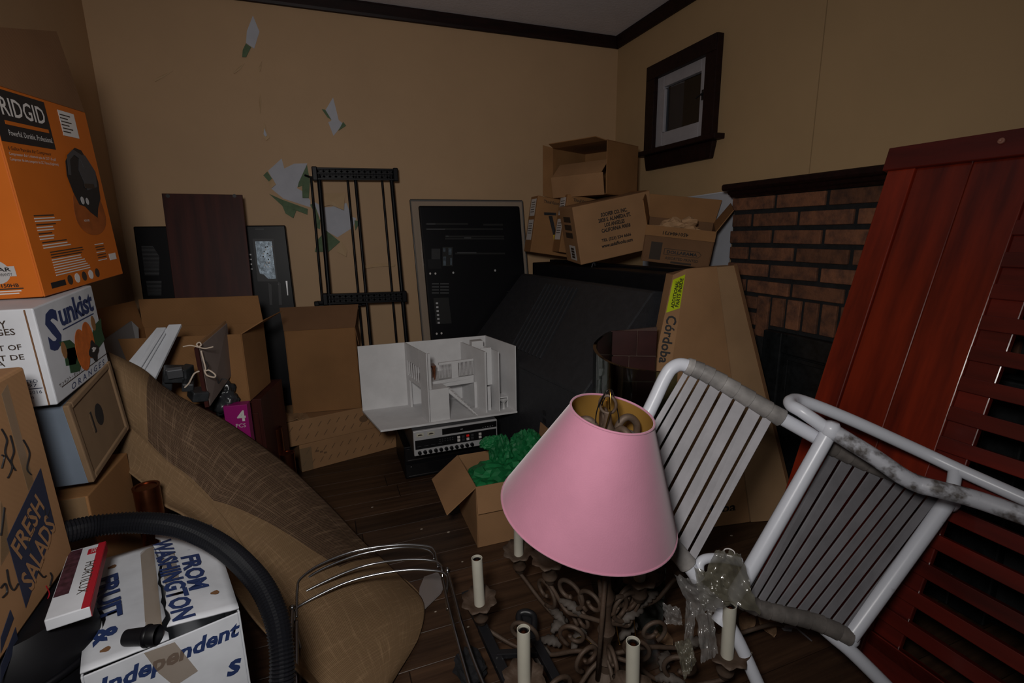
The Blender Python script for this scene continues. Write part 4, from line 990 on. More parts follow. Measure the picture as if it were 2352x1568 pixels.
# inner wall with its openings: built from posts and lintels
iw = dwall('inner_wall', .345, .04, .345, .34, 0, HD, side=-1)
dwall('inner_wall', .345, .92, .345, 1.0, 0, HD, side=-1); dwall('inner_wall', .345, .34, .345, .92, .262, HD, side=-1); dwall('inner_wall', .345, .34, .345, .92, .155, .178, side=-1)
for i in range(5):
    v = .42+.10*i; dwall('baluster', .345, v, .345, v+.025, .178, .262, side=-1, th=.005)
dwall('door_post', .345, .86, .345, .92, 0, .155, side=-1, th=.012)
b = MB(); b.hexa([dp(.357, .04, 0), dp(.50, .06, 0), dp(.50, .34, 0), dp(.357, .34, 0)], [dp(.357, .04, .168), dp(.50, .06, .168), dp(.50, .34, .168), dp(.357, .34, .168)]); b.build('stair_block', m_doll, dh, True, bevel=.001)
dwall('wall_edge', .357, .03, .357, .06, 0.17, HD, side=-1, th=.012)
b = MB(); b.hexa([dp(.357, .34, .16), dp(.78, .5, .16), dp(.78, 1, .16), dp(.357, 1, .16)], [dp(.357, .34, .178), dp(.78, .5, .178), dp(.78, 1, .178), dp(.357, 1, .178)]); b.build('mezzanine', m_doll, dh, True)
dwall('mezzanine_beam', .50, .44, .78, .5, .135, .178); dwall('handrail', .50, .42, .78, .49, .258, .270, th=.012)
dwall('rail_panel', .60, .45, .655, .465, .178, .258)
for i in range(10):
    u = .508+.009*i; dwall('baluster', u, .445+.05*(u-.5), u+.004, .446+.05*(u-.5), .185, .258, th=.004)
for i in range(11):
    u = .662+.0105*i; dwall('baluster', u, .455+.05*(u-.5), u+.005, .456+.05*(u-.5), .185, .258, th=.004)
dwall('post', .765, .42, .785, .425, 0, .145, th=.008)
st = [dp(.50, .08, .165), dp(.69, .0, .004)]
for sgn in (0, .11):
    b = MB(); p0, p1 = dp(.502, .07+sgn, .160), dp(.695, .0+sgn, .003); b.hexa([p0+V3((0, 0, -.02)), p1, p1+V3((0, .004, 0)), p0+V3((0, .004, -.02))], [p0, p1+V3((0, 0, .008)), p1+V3((0, .004, .008)), p0+V3((0, .004, 0))]); b.build('stair_stringer', m_doll, dh, True)
for i in range(9):
    k = (i+.5)/9.5; c0 = dp(.502+.193*k, .07-.07*k, .162*(1-k)+.004); c1 = dp(.502+.193*k, .18-.07*k, .162*(1-k)+.004)
    b = MB(); b.bar(c0, c1, .016, .004); b.build('tread', m_doll, dh, True)
dwall('chimney_wall', .785, .12, .785, 1.0, 0, .33, th=.010, side=-1); dwall('chimney_wall', .885, .10, .885, 1.0, 0, .325, th=.006, side=-1)
dwall('chimney_front', .80, .32, .885, .32, .13, .335, th=.008); dwall('chimney_post', .825, .22, .85, .22, 0, .13, th=.008)
dwall('chimney_top', .795, .6, .885, .6, .28, HD, th=.05)
b = MB(); b.hexa([dp(.90, .25, .055), dp(.995, .25, .055), dp(.995, .45, .055), dp(.90, .45, .055)], [dp(.90, .25, .061), dp(.995, .25, .061), dp(.995, .45, .061), dp(.90, .45, .061)]); b.build('shelf', m_doll, dh, True)
dwall('shelf_post', .985, .25, .995, .25, 0, .055); dwall('shelf_post', .905, .3, .915, .3, 0, .055)
b = MB(); c = dp(.945, .2, .0); b.lathe([(.012, 0), (.008, .006), (.006, .03), (.010, .038), (.019, .046), (.020, .050), (.016, .047), (0, .043)], Matrix.Translation(c), 20, cap=False); b.build('pedestal_basin', mat('glossy_white_basin', (.6, .6, .6), .15), dh, True, smooth='auto')
pn = thing('toy_table', 'tiny brown wooden table on the upper floor of the dollhouse', 'toy table', dp(.45, .55, .178))
m_toy = mat('toy_brown_wood', (.16, .045, .015), .4, var=.3, scale=40)
b = MB(); b.hexa([V3((-.03, -.02, .068)), V3((.03, -.03, .068)), V3((.03, .03, .068)), V3((-.02, .03, .068))], [V3((-.03, -.02, .076)), V3((.03, -.03, .076)), V3((.03, .03, .076)), V3((-.02, .03, .076))]); b.build('top', m_toy, pn)
for x, y in ((-.012, -.015), (.022, -.022), (.022, .02), (-.012, .02)):
    b = MB(); b.tube([(x, y, .068), (x+.002, y, .04), (x, y, 0)], [.007, .005, .003], 8); b.build('leg', m_toy, pn)

# ------------------------------------------------------------------ open carton with green tissue
gx = thing('tissue_carton', 'open brown carton holding green tissue paper beside the lampshade', 'box', (.690, 1.895, 0.0), rot=(0, 0, -1))
gdm = (.40, .31, .27)
f = carton(gx, gdm, cb_tan, {'-x': (.155, 128, .0), '-y': (.11, 168, .0, .0), '+x': (.10, 6, .0)}, m_flap=cb_tan)
def tissue():
    bm = bmesh.new()
    for (c, dims, s) in (((-.02, .0, .20), (.36, .27, .17), 1), ((-.03, .04, .30), (.10, .10, .17), 2), ((.10, .06, .285), (.17, .13, .19), 3), ((-.07, .05, .355), (.10, .05, .06), 4), ((.13, .0, .25), (.16, .16, .13), 5)):
        k = bmesh.ops.create_icosphere(bm, subdivisions=4, radius=1)['verts']
        for v in k:
            n = v.co.normalized(); q = n*3.2 + V3((s*4.1, s*1.3, s*2.2))
            r_ = 1.17 - .40*abs(noise.noise(q)) - .32*abs(noise.noise(q*2.0)) - .10*abs(noise.noise(q*4.0))
            v.co = V3(c) + V3((n.x*dims[0], n.y*dims[1], n.z*dims[2]))*.5*r_
    me = bpy.data.meshes.new('tissue_paper'); bm.to_mesh(me); bm.free(); me.materials.append(m_tissue)
    o = link('tissue_paper', me); o.location = gx.location; return tag(o, 'crumpled bright green tissue paper stuffed in the open carton', 'tissue paper')
tissue()

# ------------------------------------------------------------------ big television with ribbed sloping back
bt = thing('projection_television', 'huge dark television with a ribbed sloping back beside the dollhouse', 'television', (.945, 2.0, 0), rot=(0, 0, 6.7))
# local: x' to the right, y' away along the cabinet
ly0, ly1 = -.235, .965
prof = [(0, 0), (0, .585), (.012, .60), (.355, .985), (.372, .992), (.44, .985), (.44, 0)]
b = MB(); b.hexa([(x, ly0, z) for x, z in prof], [(x, ly1, z) for x, z in prof]); b.build('rear_housing', m_plasticm, bt, bevel=.006)
b = MB(); b.box((.565, (ly0+ly1)/2, .53), (.25, ly1-ly0, 1.06)); b.build('screen_cabinet', m_plastic, bt, bevel=.006)
b = MB(); b.box((.60, (ly0+ly1)/2, 1.066), (.05, ly1-ly0+.01, .014)); b.build('bezel_strip', m_plastics, bt, bevel=.003)
sl = V3((.343, 0, .385)).normalized(); sn = V3((-sl.z, 0, sl.x))
for i in range(9):
    y = .50 - i*.038
    a = V3((.045, y, .637)); c = V3((.33, y+.10, .957)); b = MB(); b.bar(a+sn*.003, c+sn*.003, .014, .014, sn); b.build('rib', m_plasticm, bt, bevel=.003)
b = MB(); b.box((-.0005, .385, .565), (.004, 1.22, .006)); b.build('seam_strip', m_plasticm, bt)
for i in range(4): plate(bt, 'maker_mark', V3((-.0005, .04-.013*i, .33)), V3((0, -1, 0)), ZV, .009, .010, m_silver, off=.001)
for z_ in (.40, .36): plate(bt, 'service_label', V3((-.0005, .08, z_)), V3((0, -1, 0)), ZV, .03, .025, m_black)
b = MB(); b.box((.60, ly0+.015, 1.06), (.06, .04, .03)); b.build('corner_clip', m_white, bt, bevel=.002)
b = MB(); b.tube(spline([(.52, .40, 1.063), (.50, .38, 1.085), (.47, .36, 1.065), (.45, .35, .99)], 6), .003, 6); b.build('cable', m_steel, bt, smooth=True)

# ------------------------------------------------------------------ boxes on the television
so = thing('food_carton', 'brown carton with printed Los Angeles address, leaning on the television', 'box', rot=(2.9, -11, -9.8))
sdm = (.439, .25, .307); rot_about(so, (1.507, 2.50, 1.272), sdm); w, d, h = sdm
b = MB(); b.box((0, 0, h/2), (w, d, h)); b.build('body', cb_tan, so, bevel=.004)
b = MB(); b.box((w/2-.006, 0, h+.001), (.014, d*.9, .004)); b.build('raised_flap', cb_mid, so)
def sf2(u, v): return V3((-w/2+u*w, -d/2, v*h))
for s_, u, v, ww, hh in (('SOOFER CO. INC.', .53, .80, .150, .019), ('2828 S. ALAMEDA ST.', .53, .71, .185, .019), ('LOS ANGELES', .52, .62, .115, .019), ('CALIFORNIA 90058', .53, .53, .165, .019), ('TEL (323) 234 6666', .52, .36, .170, .019), ('www.sadaffoods.com', .52, .27, .180, .018)):
    text(so, s_, sf2(u-.02, v-.03), XV, ZV, m_black, w=ww, h=hh*1.12, bold=.035)
plate(so, 'barcode_label', V3((-w/2, -.02, .19*h)), V3((0, -1, 0)), ZV, .10, .26*h, m_whiteprint)
for i in range(4): plate(so, 'barcode', V3((-w/2, -.02, (.11+.05*i)*h)), V3((0, -1, 0)), ZV, .05, .012, m_inkbrown, off=.001)
for i in range(3): plate(so, 'side_print', V3((-w/2, 0, (.50+.14*i)*h)), V3((0, -1, 0)), ZV, .12, .03, m_inkbrown)

def monitor_box(label, c, rz):
    t_ = thing('monitor_carton', label, 'box', rot=(0, 9, rz), group='slim monitor cartons'); dm = (.30, .12, .33); rot_about(t_, c, dm); w, d, h = dm
    b = MB(); b.box((0, 0, h/2), (w, d, h)); b.build('body', cb_mid, t_, bevel=.004)
    for v, hh in ((.80, .10), (.40, .12)):
        plate(t_, 'shipping_label', V3((-w/2, 0, v*h)), V3((0, -1, 0)), ZV, .085, hh, m_whiteprint)
        for i in range(5): plate(t_, 'label_line', V3((-w/2, .0, v*h+hh*.3-.014*i)), V3((0, -1, 0)), ZV, .06, .004, m_inkbrown, off=.001)
    text(t_, 'ThinkVision', V3((-.06, -d/2, h*.92)), XV, ZV, m_inkbrown, w=.10, h=.018, bold=.02)
    return t_, w, d, h
mA, w, d, h = monitor_box('leftmost slim monitor carton with black T-shaped print above the television', (1.345, 2.85, 1.275), -3)
Tm = V3((-.055, -d/2, .62*h))
poly(mA, 'printed_stand', Tm, XV, ZV, [(-.04, .02), (.035, .03), (.033, .045), (-.044, .036)], m_black)
poly(mA, 'printed_stand', Tm, XV, ZV, [(-.012, .02), (.012, .024), (.055, -.08), (.035, -.085)], m_black)
poly(mA, 'printed_tip', Tm, XV, ZV, [(.036, -.085), (.054, -.08), (.060, -.115), (.045, -.12)], m_yellow)
monitor_box('slim monitor carton wedged behind the food carton', (1.475, 2.715, 1.275), -5)

tbx = thing('empty_carton', 'empty carton lying on its side with flaps open, topmost on the pile', 'box', rot=(0, 0, 0))
# open end faces the camera: carton with its opening turned forward
fit_loc, fit_dim, fit_yaw = V3((1.54, 2.70, 1.605)), (.374, .33, .281), radians(-63.6)
w, d, h = fit_dim
tbx.location = fit_loc - V3((0, 0, h/2+.018)); tbx.rotation_euler = (0, 0, fit_yaw)
b = MB(); t = .004
b.box((0, 0, t/2), (w, d, t)); b.box((0, 0, h-t/2), (w, d, t)); b.box((-w/2+t/2, 0, h/2), (t, d, h-2*t)); b.box((w/2-t/2, 0, h/2), (t, d, h-2*t)); b.box((0, d/2-t/2, h/2), (w-2*t, t, h-2*t))
b.build('body', cb_mid, tbx, bevel=.0015, seg=1)
def qflap(p0, p1, p2, p3, m=cb_mid):
    p = [V3(q) for q in (p0, p1, p2, p3)]; n = (p[1]-p[0]).cross(p[3]-p[0]).normalized()*.004
    b = MB(); b.hexa(p, [x+n for x in p]); return b.build('flap', m, tbx)
qflap((-w/2, -d/2, .0), (-w/2, -d/2, h), (-w/2-.025, -d/2-.055, h+.012), (-w/2-.025, -d/2-.055, .012))
qflap((-w/2+.01, -d/2, h), (w/2-.01, -d/2, h), (w/2-.03, -d/2-.07, h+.012), (-w/2+.03, -d/2-.07, h+.012))
qflap((-w/2+.01, -d/2, 0), (w/2-.01, -d/2, 0), (w/2-.01, -d/2-.02, .115), (-w/2+.01, -d/2-.02, .115), cb_tan)  # lip and its fold in paler board, standing in for light on them
qflap((-w/2+.02, -d/2-.02, .115), (w/2-.02, -d/2-.02, .115), (w/2-.02, -d/2+.05, .185), (-w/2+.02, -d/2+.05, .185), cb_tan)

do = thing('party_carton', 'open carton of crumpled kraft paper on the television beside the mantel', 'box', rot=(13, 7, -37))
dd_ = (.33, .20, .185); rot_about(do, (1.715, 2.145, 1.192), dd_); w, d, h = dd_
carton(do, dd_, cb_dark, {'+y': (.115, 4, -.012), '-x': (.12, 18, .012), '+x': (.12, 28, .012), '-y': (.05, 168, .0)}, m_flap=cb_mid)
text(do, 'DOLLARAMA', V3((.027, -d/2, .062)), XV, ZV, m_black, w=.145, h=.017, bold=.03, off=.0018)
poly(do, 'printed_border', V3((.03, -d/2, .062)), XV, ZV, [(-.09, -.016), (.075, -.016), (.09, 0), (.075, .016), (-.09, .016)], m_inkbrown, off=.0002)
poly(do, 'printed_ground', V3((.03, -d/2, .062)), XV, ZV, [(-.087, -.0135), (.074, -.0135), (.087, 0), (.074, .0135), (-.087, .0135)], cb_dark, off=.0008)
text(do, 'ASSORTED PRINTED', V3((.03, -d/2, .030)), XV, ZV, m_inkbrown, w=.16, h=.014, bold=.02); plate(do, 'printed_mark', V3((.03, -d/2, .010)), XV, ZV, .10, .010, m_inkbrown)
text(do, '4501484731', V3((-.02, -d/2-.013, .158)), V3((-1, 0, 0)), V3((0, .2, -1)), m_inkbrown, w=.12, h=.018, bold=.02, off=.003)
plate(do, 'printed_panel', V3((-.10, -d/2, .06)), XV, ZV, .055, .09, m_inkbrown, off=.0002)
plate(do, 'printed_panel', V3((w/2, 0, .09)), YV, ZV, .10, .10, m_inkbrown, off=.0004)
R = do.rotation_euler.to_matrix()
kp = lump('kraft_paper', 'crumpled kraft packing paper inside the open carton by the mantel', 'packing paper', do.location + R @ V3((-.02, 0, .145)), (.26, .16, .13), m_kraft, 8, amp=.5, sub=4, freq=2.2, rot=-38)

wsht = thing('white_sheet', 'white board standing on edge behind the party carton at the mantel end', 'board', (1.93, 2.2, 0))
b = MB(); b.hexa([(1.90, 2.02, 0), (1.90, 2.75, 0), (1.91, 2.75, 0), (1.91, 2.02, 0)], [(1.945, 2.02, 1.435), (1.945, 2.75, 1.415), (1.955, 2.75, 1.415), (1.955, 2.02, 1.435)]); b.build('panel', mat('white_board', (.42, .43, .47), .55, var=.05, scale=5), wsht, True)
b = MB(); b.bar((1.947, 2.02, 1.437), (1.947, 2.75, 1.417), .014, .006); b.build('edge_band', m_whitebox, wsht, True)

# ------------------------------------------------------------------ guitar carton
gc = thing('guitar_carton', 'tall tapered guitar carton with neon yellow label standing before the fireplace', 'box', at(1722, 1198, Z=0))
Ztop = 1.075; Yt = 1.70
def gtop(x, y): return at(x, y, Y=Yt)
tS, tA, tB, tR = gtop(1546, 631), gtop(1577, 617), gtop(1646, 612), gtop(1686, 610)
bA, bB, bR = at(1480, 1232, Z=.002), at(1722, 1198, Z=.002), at(1826, 1190, Z=.002)
tA, tB = tA.copy(), tB.copy()
bS = bA + V3((-.055, .10, 0))
bR = V3((min(bR.x, 1.85), bR.y, .002))
zt_ = tB.z
for p in (tS, tA, tB, tR): p.z = p.z
back = V3((.02, .10, 0))
b = MB(); gb_ = [bS, bA, bB, bB+V3((0.03, .16, 0)), bA+V3((.03, .22, 0))]; gt_ = [tS, tA, tB, tB+V3((.0, .07, 0)), tS+V3((.02, .07, 0))]
for k in range(5):
    p0, p1, q0, q1 = gb_[k], gb_[(k+1) % 5], gt_[k], gt_[(k+1) % 5]
    b.grid(lambda u, v: p0.lerp(p1, u).lerp(q0.lerp(q1, u), v), 8, 16)
b.add(gt_, [(0, 1, 2, 3, 4)]); b.add(gb_, [(4, 3, 2, 1, 0)]); b.build('body', cb_tan, gc, True, smooth='auto')
b = MB(); gb_ = [bB+V3((.004, -.004, 0)), bR, bR+V3((.01, .05, 0)), bB+V3((.02, .10, 0))]; gt_ = [tB+V3((.002, -.002, -.002)), tR, tR+V3((.0, .05, 0)), tB+V3((.004, .06, -.002))]
for k in range(4):
    p0, p1, q0, q1 = gb_[k], gb_[(k+1) % 4], gt_[k], gt_[(k+1) % 4]
    b.grid(lambda u, v: p0.lerp(p1, u).lerp(q0.lerp(q1, u), v), 6, 16)
b.add(gt_, [(0, 1, 2, 3)]); b.add(gb_, [(3, 2, 1, 0)]); b.build('side_bevel', cb_pale, gc, True, smooth='auto')
b = MB(); b.bar(tR+V3((.006, .01, .004)), bR+V3((.006, .01, .0)), .012, .03, (0, 1, 0)); b.build('edge_flap', cb_dark, gc, True)
def gface(P0, P1, P2, P3):     # bilinear on a face; u across, v down
    return lambda u, v: P0.lerp(P1, u).lerp(P3.lerp(P2, u), v)
Gs = gface(tS, tA, bA, bS)
gn = (tA-tS).cross(bS-tS).normalized()
if gn.dot(V3((0, 0, CAM_H))-tS) < 0: gn = -gn
def gquad(name, u0, v0, u1, v1, m, off=.001):
    P = [Gs(u0, v0), Gs(u1, v0), Gs(u1, v1), Gs(u0, v1)]; b = MB(); b.prism([p+gn*off for p in P], gn*.0006); return b.build(name, m, gc, True)
gquad('neon_label', .06, .02, .94, .145, m_neon, .0015)
def gtext(s, u, v, L, hh, m, off=.007, bold=.02, shear=0, flip=1):
    c = Gs(u, v); dn = (Gs(u, v+.05)-Gs(u, v)).normalized(); rt_ = (Gs(1, v)-Gs(0, v)).normalized()
    m_ = gc.location
    # lettering runs down the strip (flip=1) or up it (flip=-1)
    o = text(gc, s, c-m_, dn*flip, rt_*flip, m, w=L, h=hh, bold=bold, off=off, shear=shear); return o
gtext('ADDITIONAL', .38, .082, .115, .016, m_black, flip=-1); gtext('PARTS INSIDE', .68, .082, .120, .016, m_black, flip=-1)
gtext('Córdoba', .50, .255, .20, .042, m_black)
gtext('LIVE. PLAY.', .45, .50, .17, .018, m_black)
Gf = gface(tA, tB, bB, bA); gfn = (tB-tA).cross(bA-tA).normalized()
if gfn.dot(V3((0, 0, CAM_H))-tA) < 0: gfn = -gfn
text(gc, 'Córdoba', Gf(.60, .93)-gc.location, (bB-bA), V3((0, 0, 1)), m_black, w=.26, h=.045, bold=.02, off=.003)

# ------------------------------------------------------------------ curved glass and tiled board
cg = thing('curved_glass', 'bent panel of thick green glass standing beside the guitar carton', 'glass panel', (1.2, 1.75, 0))
zt = .86
plan = [V3((p.x, p.y, 0)) for p in spline([at(x, y, Z=zt) for x, y in ((1448, 756), (1400, 761), (1372, 779), (1362, 796), (1372, 815), (1400, 833), (1440, 845), (1500, 853), (1556, 858))], 6)]
b = MB(); O_ = plan; I_ = []
for i, p in enumerate(plan):
    t_ = (plan[min(i+1, len(plan)-1)]-plan[max(i-1, 0)]).normalized(); I_.append(p + V3((-t_.y, t_.x, 0))*.011)
n = len(O_)
vsx = [p for p in O_] + [p for p in I_] + [p+V3((0, 0, zt)) for p in O_] + [p+V3((0, 0, zt)) for p in I_]
fs_ = []
for i in range(n-1):
    fs_ += [(i, i+1, 2*n+i+1, 2*n+i), (n+i, 3*n+i, 3*n+i+1, n+i+1), (2*n+i, 2*n+i+1, 3*n+i+1, 3*n+i), (i, n+i, n+i+1, i+1)]
fs_ += [(0, 2*n, 3*n, n), (n-1, 2*n-1, 4*n-1, 3*n-1)]
b.add(vsx, fs_); b.build('pane', m_glass, cg, True, smooth='auto')
tbd = thing('tiled_board', 'board of dark red tiles behind the curved glass', 'board', (1.3, 1.9, 0))
p0, p1 = at(1402, 775, Y=1.69), at(1520, 742, Y=1.60); dirh = (p1-p0); dirh.z = 0; dirh.normalize()
nb = V3((dirh.y, -dirh.x, 0)); z1 = (p0.z+p1.z)/2-.006; Lb = .18
m_ = frame(V3((p0.x, p0.y, 0)), dirh, ZV, 0)
b = MB(); b.prism([m_ @ V3((x, y, 0)) for x, y in ((0, 0), (Lb, 0), (Lb, z1+.02), (0, z1))], (m_.to_3x3() @ V3((0, 0, -.012)))); b.build('backing', m_grout, tbd, True)
tw = .105
for r_ in range(4):
    for c_ in range(4):
        x0, x1 = c_*tw-.03*(r_ % 2)+.002, (c_+1)*tw-.03*(r_ % 2)-.002; y1 = z1+.008-r_*.105-.003; y0 = y1-.099
        x0, x1 = max(0, x0), min(Lb, x1)
        if x1-x0 > .02:
            b = MB(); b.prism([m_ @ V3((x, y, .0)) for x, y in ((x0, y0), (x1, y0), (x1, y1), (x0, y1))], m_.to_3x3() @ V3((0, 0, .006))); b.build('tile', m_tile, tbd, True, bevel=.001, seg=1)

# ------------------------------------------------------------------ cherry bed panel leaning on the mantel
rdp = thing('bed_panel', 'cherry stained slatted wooden bed panel leaning against the mantel', 'bed panel', (1.38, .8, 0), rot=(0, math.degrees(math.atan(.28)), 0))
LZ = 1.555
ya = 1.178
def rbox(name, y0, y1, z0, z1, x0, x1, m, bev=.003):
    b = MB(); b.box(((x0+x1)/2, (y0+y1)/2-.8, (z0+z1)/2), (x1-x0, y1-y0, z1-z0)); return b.build(name, m, rdp, bevel=bev)
rbox('stile', 1.095, ya, 0.01, LZ-.06, -.012, .022, m_cherry)
rbox('wide_board', .945, 1.093, 0.01, LZ-.06, -.006, .018, m_cherry); rbox('wide_board', .80, .944, 0.01, LZ-.06, -.006, .018, m_cherry)
rbox('top_rail', .0, ya+.012, LZ-.075, LZ, -.022, .022, m_cherryh)
b = MB(); b.lathe([(.0, 0), (.008, 0), (.008, .004), (.004, .005), (0, .003)], Matrix.Translation((-.0225, .885-.8, LZ-.03)) @ Matrix.Rotation(radians(-90), 4, 'Y'), 14, cap=False); b.build('screw_cap', mat('pale_screw_cap', (.3, .14, .1), .4), rdp)
rbox('inner_stile', .728, .80, .01, LZ-.08, .002, .020, m_cherryh)
rbox('inner_stile', .02, .09, .01, LZ-.08, -.006, .018, m_cherryh)
z = LZ - .16; i = 0
while z > .10:
    rbox('slat', .09, .80, z-.040, z, -.010, .012, m_cherryh, .002); z -= .086; i += 1
rbox('bottom_rail', .0, .93, .012, .105, -.010, .018, m_cherryh)
rbox('kick_board', .80, .945, .012, .16, -.022, -.008, m_cherryh)

# ------------------------------------------------------------------ jute cloth
jc = thing('jute_cloth', 'long folded jute cloth with a brown band sprawling across the floor', 'cloth', at(800, 1400, Z=0))
U = spline([at(248, 808, Y=1.84), at(330, 848, Y=1.84), at(390, 895, Y=1.84), at(520, 968, Y=1.84), at(640, 1050, Y=1.84), at(745, 1146, Y=1.83), at(845, 1250, Y=1.79), at(935, 1335, Y=1.62), at(974, 1385, Y=1.49), at(962, 1465, Y=1.36), at(905, 1565, Y=1.22)], 8)
Lw = spline([at(290, 968, Y=1.72), at(327, 1007, Y=1.70), at(380, 1062, Y=1.67), at(435, 1102, Y=1.64), at(500, 1172, Y=1.60), at(560, 1255, Y=1.54), at(620, 1360, Y=1.47), at(660, 1460, Y=1.37), at(695, 1538, Y=1.28), at(770, 1600, Y=1.19), at(850, 1640, Y=1.13)], 8)
NS = len(U)-1
def jpt(s, t):
    k = s*NS; i = min(int(k), NS-1); f_ = k-i
    u = U[i].lerp(U[i+1], f_); l = Lw[i].lerp(Lw[i+1], f_); return u, l
CAMV = V3((0, 0, CAM_H))
def jsurf(s, t):
    u, l = jpt(s, t); tt = t
    p = u.lerp(l, tt)
    nrm = (CAMV-p).normalized()*.35 + V3((0, 0, .8)); nrm.normalize()
    bul = (.075*(1-s*.75))*sin(pi*min(1, max(0, t)))**.8
    endr = max(0.0, (s-.90)/.10)
    q = p + nrm*bul + V3((0, 0, .006*noise.noise(V3((p.x*7, p.y*7, 2)))))
    if endr > 0:      # rounded near corner of the tip
        c = jpt(.86, .5); mid = u.lerp(l, .5); q = q.lerp(mid, .42*endr*endr*abs(2*t-1)**2.2)
    q.z = max(q.z, .012); return q
b = MB(); NU, NV = 100, 40
def tb_(s_): return .975 if s_ < .38 else max(.36, .975 - (s_-.38)/(.66-.38)*.60)
def jfn(u, v):
    q = tb_(u); return jsurf(u, v/.6*q if v <= .6 else q + (v-.6)/.4*(1-q))
vs_ = [jfn(i/NU, j/NV) for i in range(NU+1) for j in range(NV+1)]
fs_ = []; mi = []
for i in range(NU):
    for j in range(NV):
        fs_.append((i*(NV+1)+j, (i+1)*(NV+1)+j, (i+1)*(NV+1)+j+1, i*(NV+1)+j+1))
        s_, t_ = (i+.5)/NU, (j+.5)/NV
        mi.append(1 if (.13 < s_ < .63 and t_ < .6) else 0)
b.v = [tuple(p) for p in vs_]; b.f = fs_; b.m = mi
top = b.build('top_layer', [m_jute, m_juted], jc, True, smooth=True, solid=.006, uv=(NU, NV, 1.5, .5))
# tucked underside so that the roll has a body
b = MB(); b.grid(lambda u, v: (lambda q: V3((q.x, q.y+.03, max(.006, q.z-.06-.05*sin(pi*v)*(1-u)))))(jpt(u, 0)[0].lerp(jpt(u, 0)[1], v)), 40, 10); b.build('under_layer', m_jute, jc, True, smooth=True, uv=(40, 10, 1.5, .5))
Dr = spline([at(264, 1030, Y=1.70), at(276, 1064, Y=1.66), at(330, 1110, Y=1.62), at(370, 1155, Y=1.57), at(430, 1190, Y=1.54), at(487, 1267, Y=1.47), at(530, 1340, Y=1.42), at(580, 1412, Y=1.37), at(640, 1480, Y=1.30), at(690, 1545, Y=1.24), at(760, 1610, Y=1.17)], 8)
def dsurf(s, t):
    u, l = jpt(s*.97, t); k = s*NS; i = min(int(k), NS-1); f_ = k-i; dr = Dr[i].lerp(Dr[i+1], f_)
    st = l.lerp(u, .12) + V3((.0, .015, -.02)); p = st.lerp(dr, t)
    p = p + V3((0, 0, .03*sin(pi*t*1.6+s*3)*(1-t*.4)*(1-.5*s))) + V3((0, -.012*sin(5*s+4*t), 0)); p.z = max(p.z, .008); return p
b = MB(); b.grid(dsurf, 72, 16); b.build('fold', m_jute, jc, True, smooth=True, solid=.004, uv=(72, 16, 1.5, .3))
hem = [jsurf(1-.0, j/24)+V3((0, 0, .002)) for j in range(25)]
b = MB(); b.tube(hem, .005, 7); b.build('hem', m_juted, jc, True, smooth=True)

# ------------------------------------------------------------------ chrome wire rack
wr = thing('wire_rack', 'dull chrome wire rack with three curved bars lying on the jute cloth', 'wire rack', at(850, 1450, Z=0))
def zpix(pts, z): return [at(620+x/4.261, 1200+y/4.261, Z=zz) for (x, y), zz in zip(pts, z)]
def wire(pts, z, r, nm='bar'):
    if not isinstance(z, list): z = [z]*len(pts)
    b = MB(); b.tube(spline(zpix(pts, z), 6), r, 10); b.build(nm, m_chrome, wr, True, smooth=True)
wire([(262, 930), (263, 780), (268, 650), (300, 548), (500, 405), (850, 272), (1250, 218), (1540, 232), (1612, 285), (1628, 360), (1645, 440)], [.15, .17, .19, .20, .21, .215, .215, .21, .20, .19, .18], .0042)
wire([(305, 955), (300, 780), (308, 620), (345, 560), (540, 440), (880, 310), (1250, 245), (1500, 255), (1590, 300), (1605, 360)], [.14, .16, .175, .185, .195, .20, .20, .20, .19, .18], .0042)
wire([(285, 930), (285, 760), (320, 690), (700, 505), (1000, 405), (1350, 360), (1580, 370), (1660, 405), (1682, 450), (1690, 540)], [.14, .16, .17, .185, .19, .195, .19, .185, .18, .16], .0044)
wire([(300, 1235), (265, 1080), (240, 950), (245, 870), (330, 790), (700, 605), (1000, 515), (1350, 462), (1610, 470), (1710, 500), (1740, 560), (1728, 700), (1738, 855)], [.11, .135, .155, .16, .165, .18, .185, .185, .18, .175, .165, .15, .13], .0046)
def post(pts, z, r): wire(pts, z, r, 'post')
post([(218, 840), (205, 1150), (185, 1600), (170, 1900)], [.17, .15, .12, .09], .0058); post([(258, 960), (262, 1250), (258, 1600), (250, 1900)], [.155, .135, .105, .08], .0056)
post([(1738, 480), (1800, 700), (1880, 1000), (1990, 1330), (2100, 1600), (2200, 1850)], [.185, .17, .15, .12, .10, .08], .0052); post([(1690, 540), (1740, 780), (1800, 1020), (1880, 1320), (1960, 1600), (2030, 1850)], [.165, .15, .135, .11, .09, .07], .0052)
for p, z_ in (((217, 832), .172), ((1738, 466), .188)):
    c = at(620+p[0]/4.261, 1200+p[1]/4.261, Z=z_); b = MB(); b.lathe([(.0095*sin(a), -.0095*cos(a)) for a in [pi*k/10 for k in range(11)]], Matrix.Translation(c), 16, cap=False); b.build('ball_end', m_chrome, wr, True, smooth=True)

cp_ = thing('clear_tray', 'small clear plastic tray lid on the floor beside the jute tip', 'tray', at(990, 1370, Z=.0))
P = [at(x, y, Z=.012) for x, y in ((975, 1325), (1005, 1315), (1022, 1340), (1012, 1362), (975, 1398), (962, 1385), (965, 1350))]
b = MB(); b.prism(P, (0, 0, .003)); b.build('sheet', m_clearpl, cp_, True)
b = MB(); b.tube(P+[P[0]], .0025, 6); b.build('rolled_rim', m_clearpl, cp_, True)

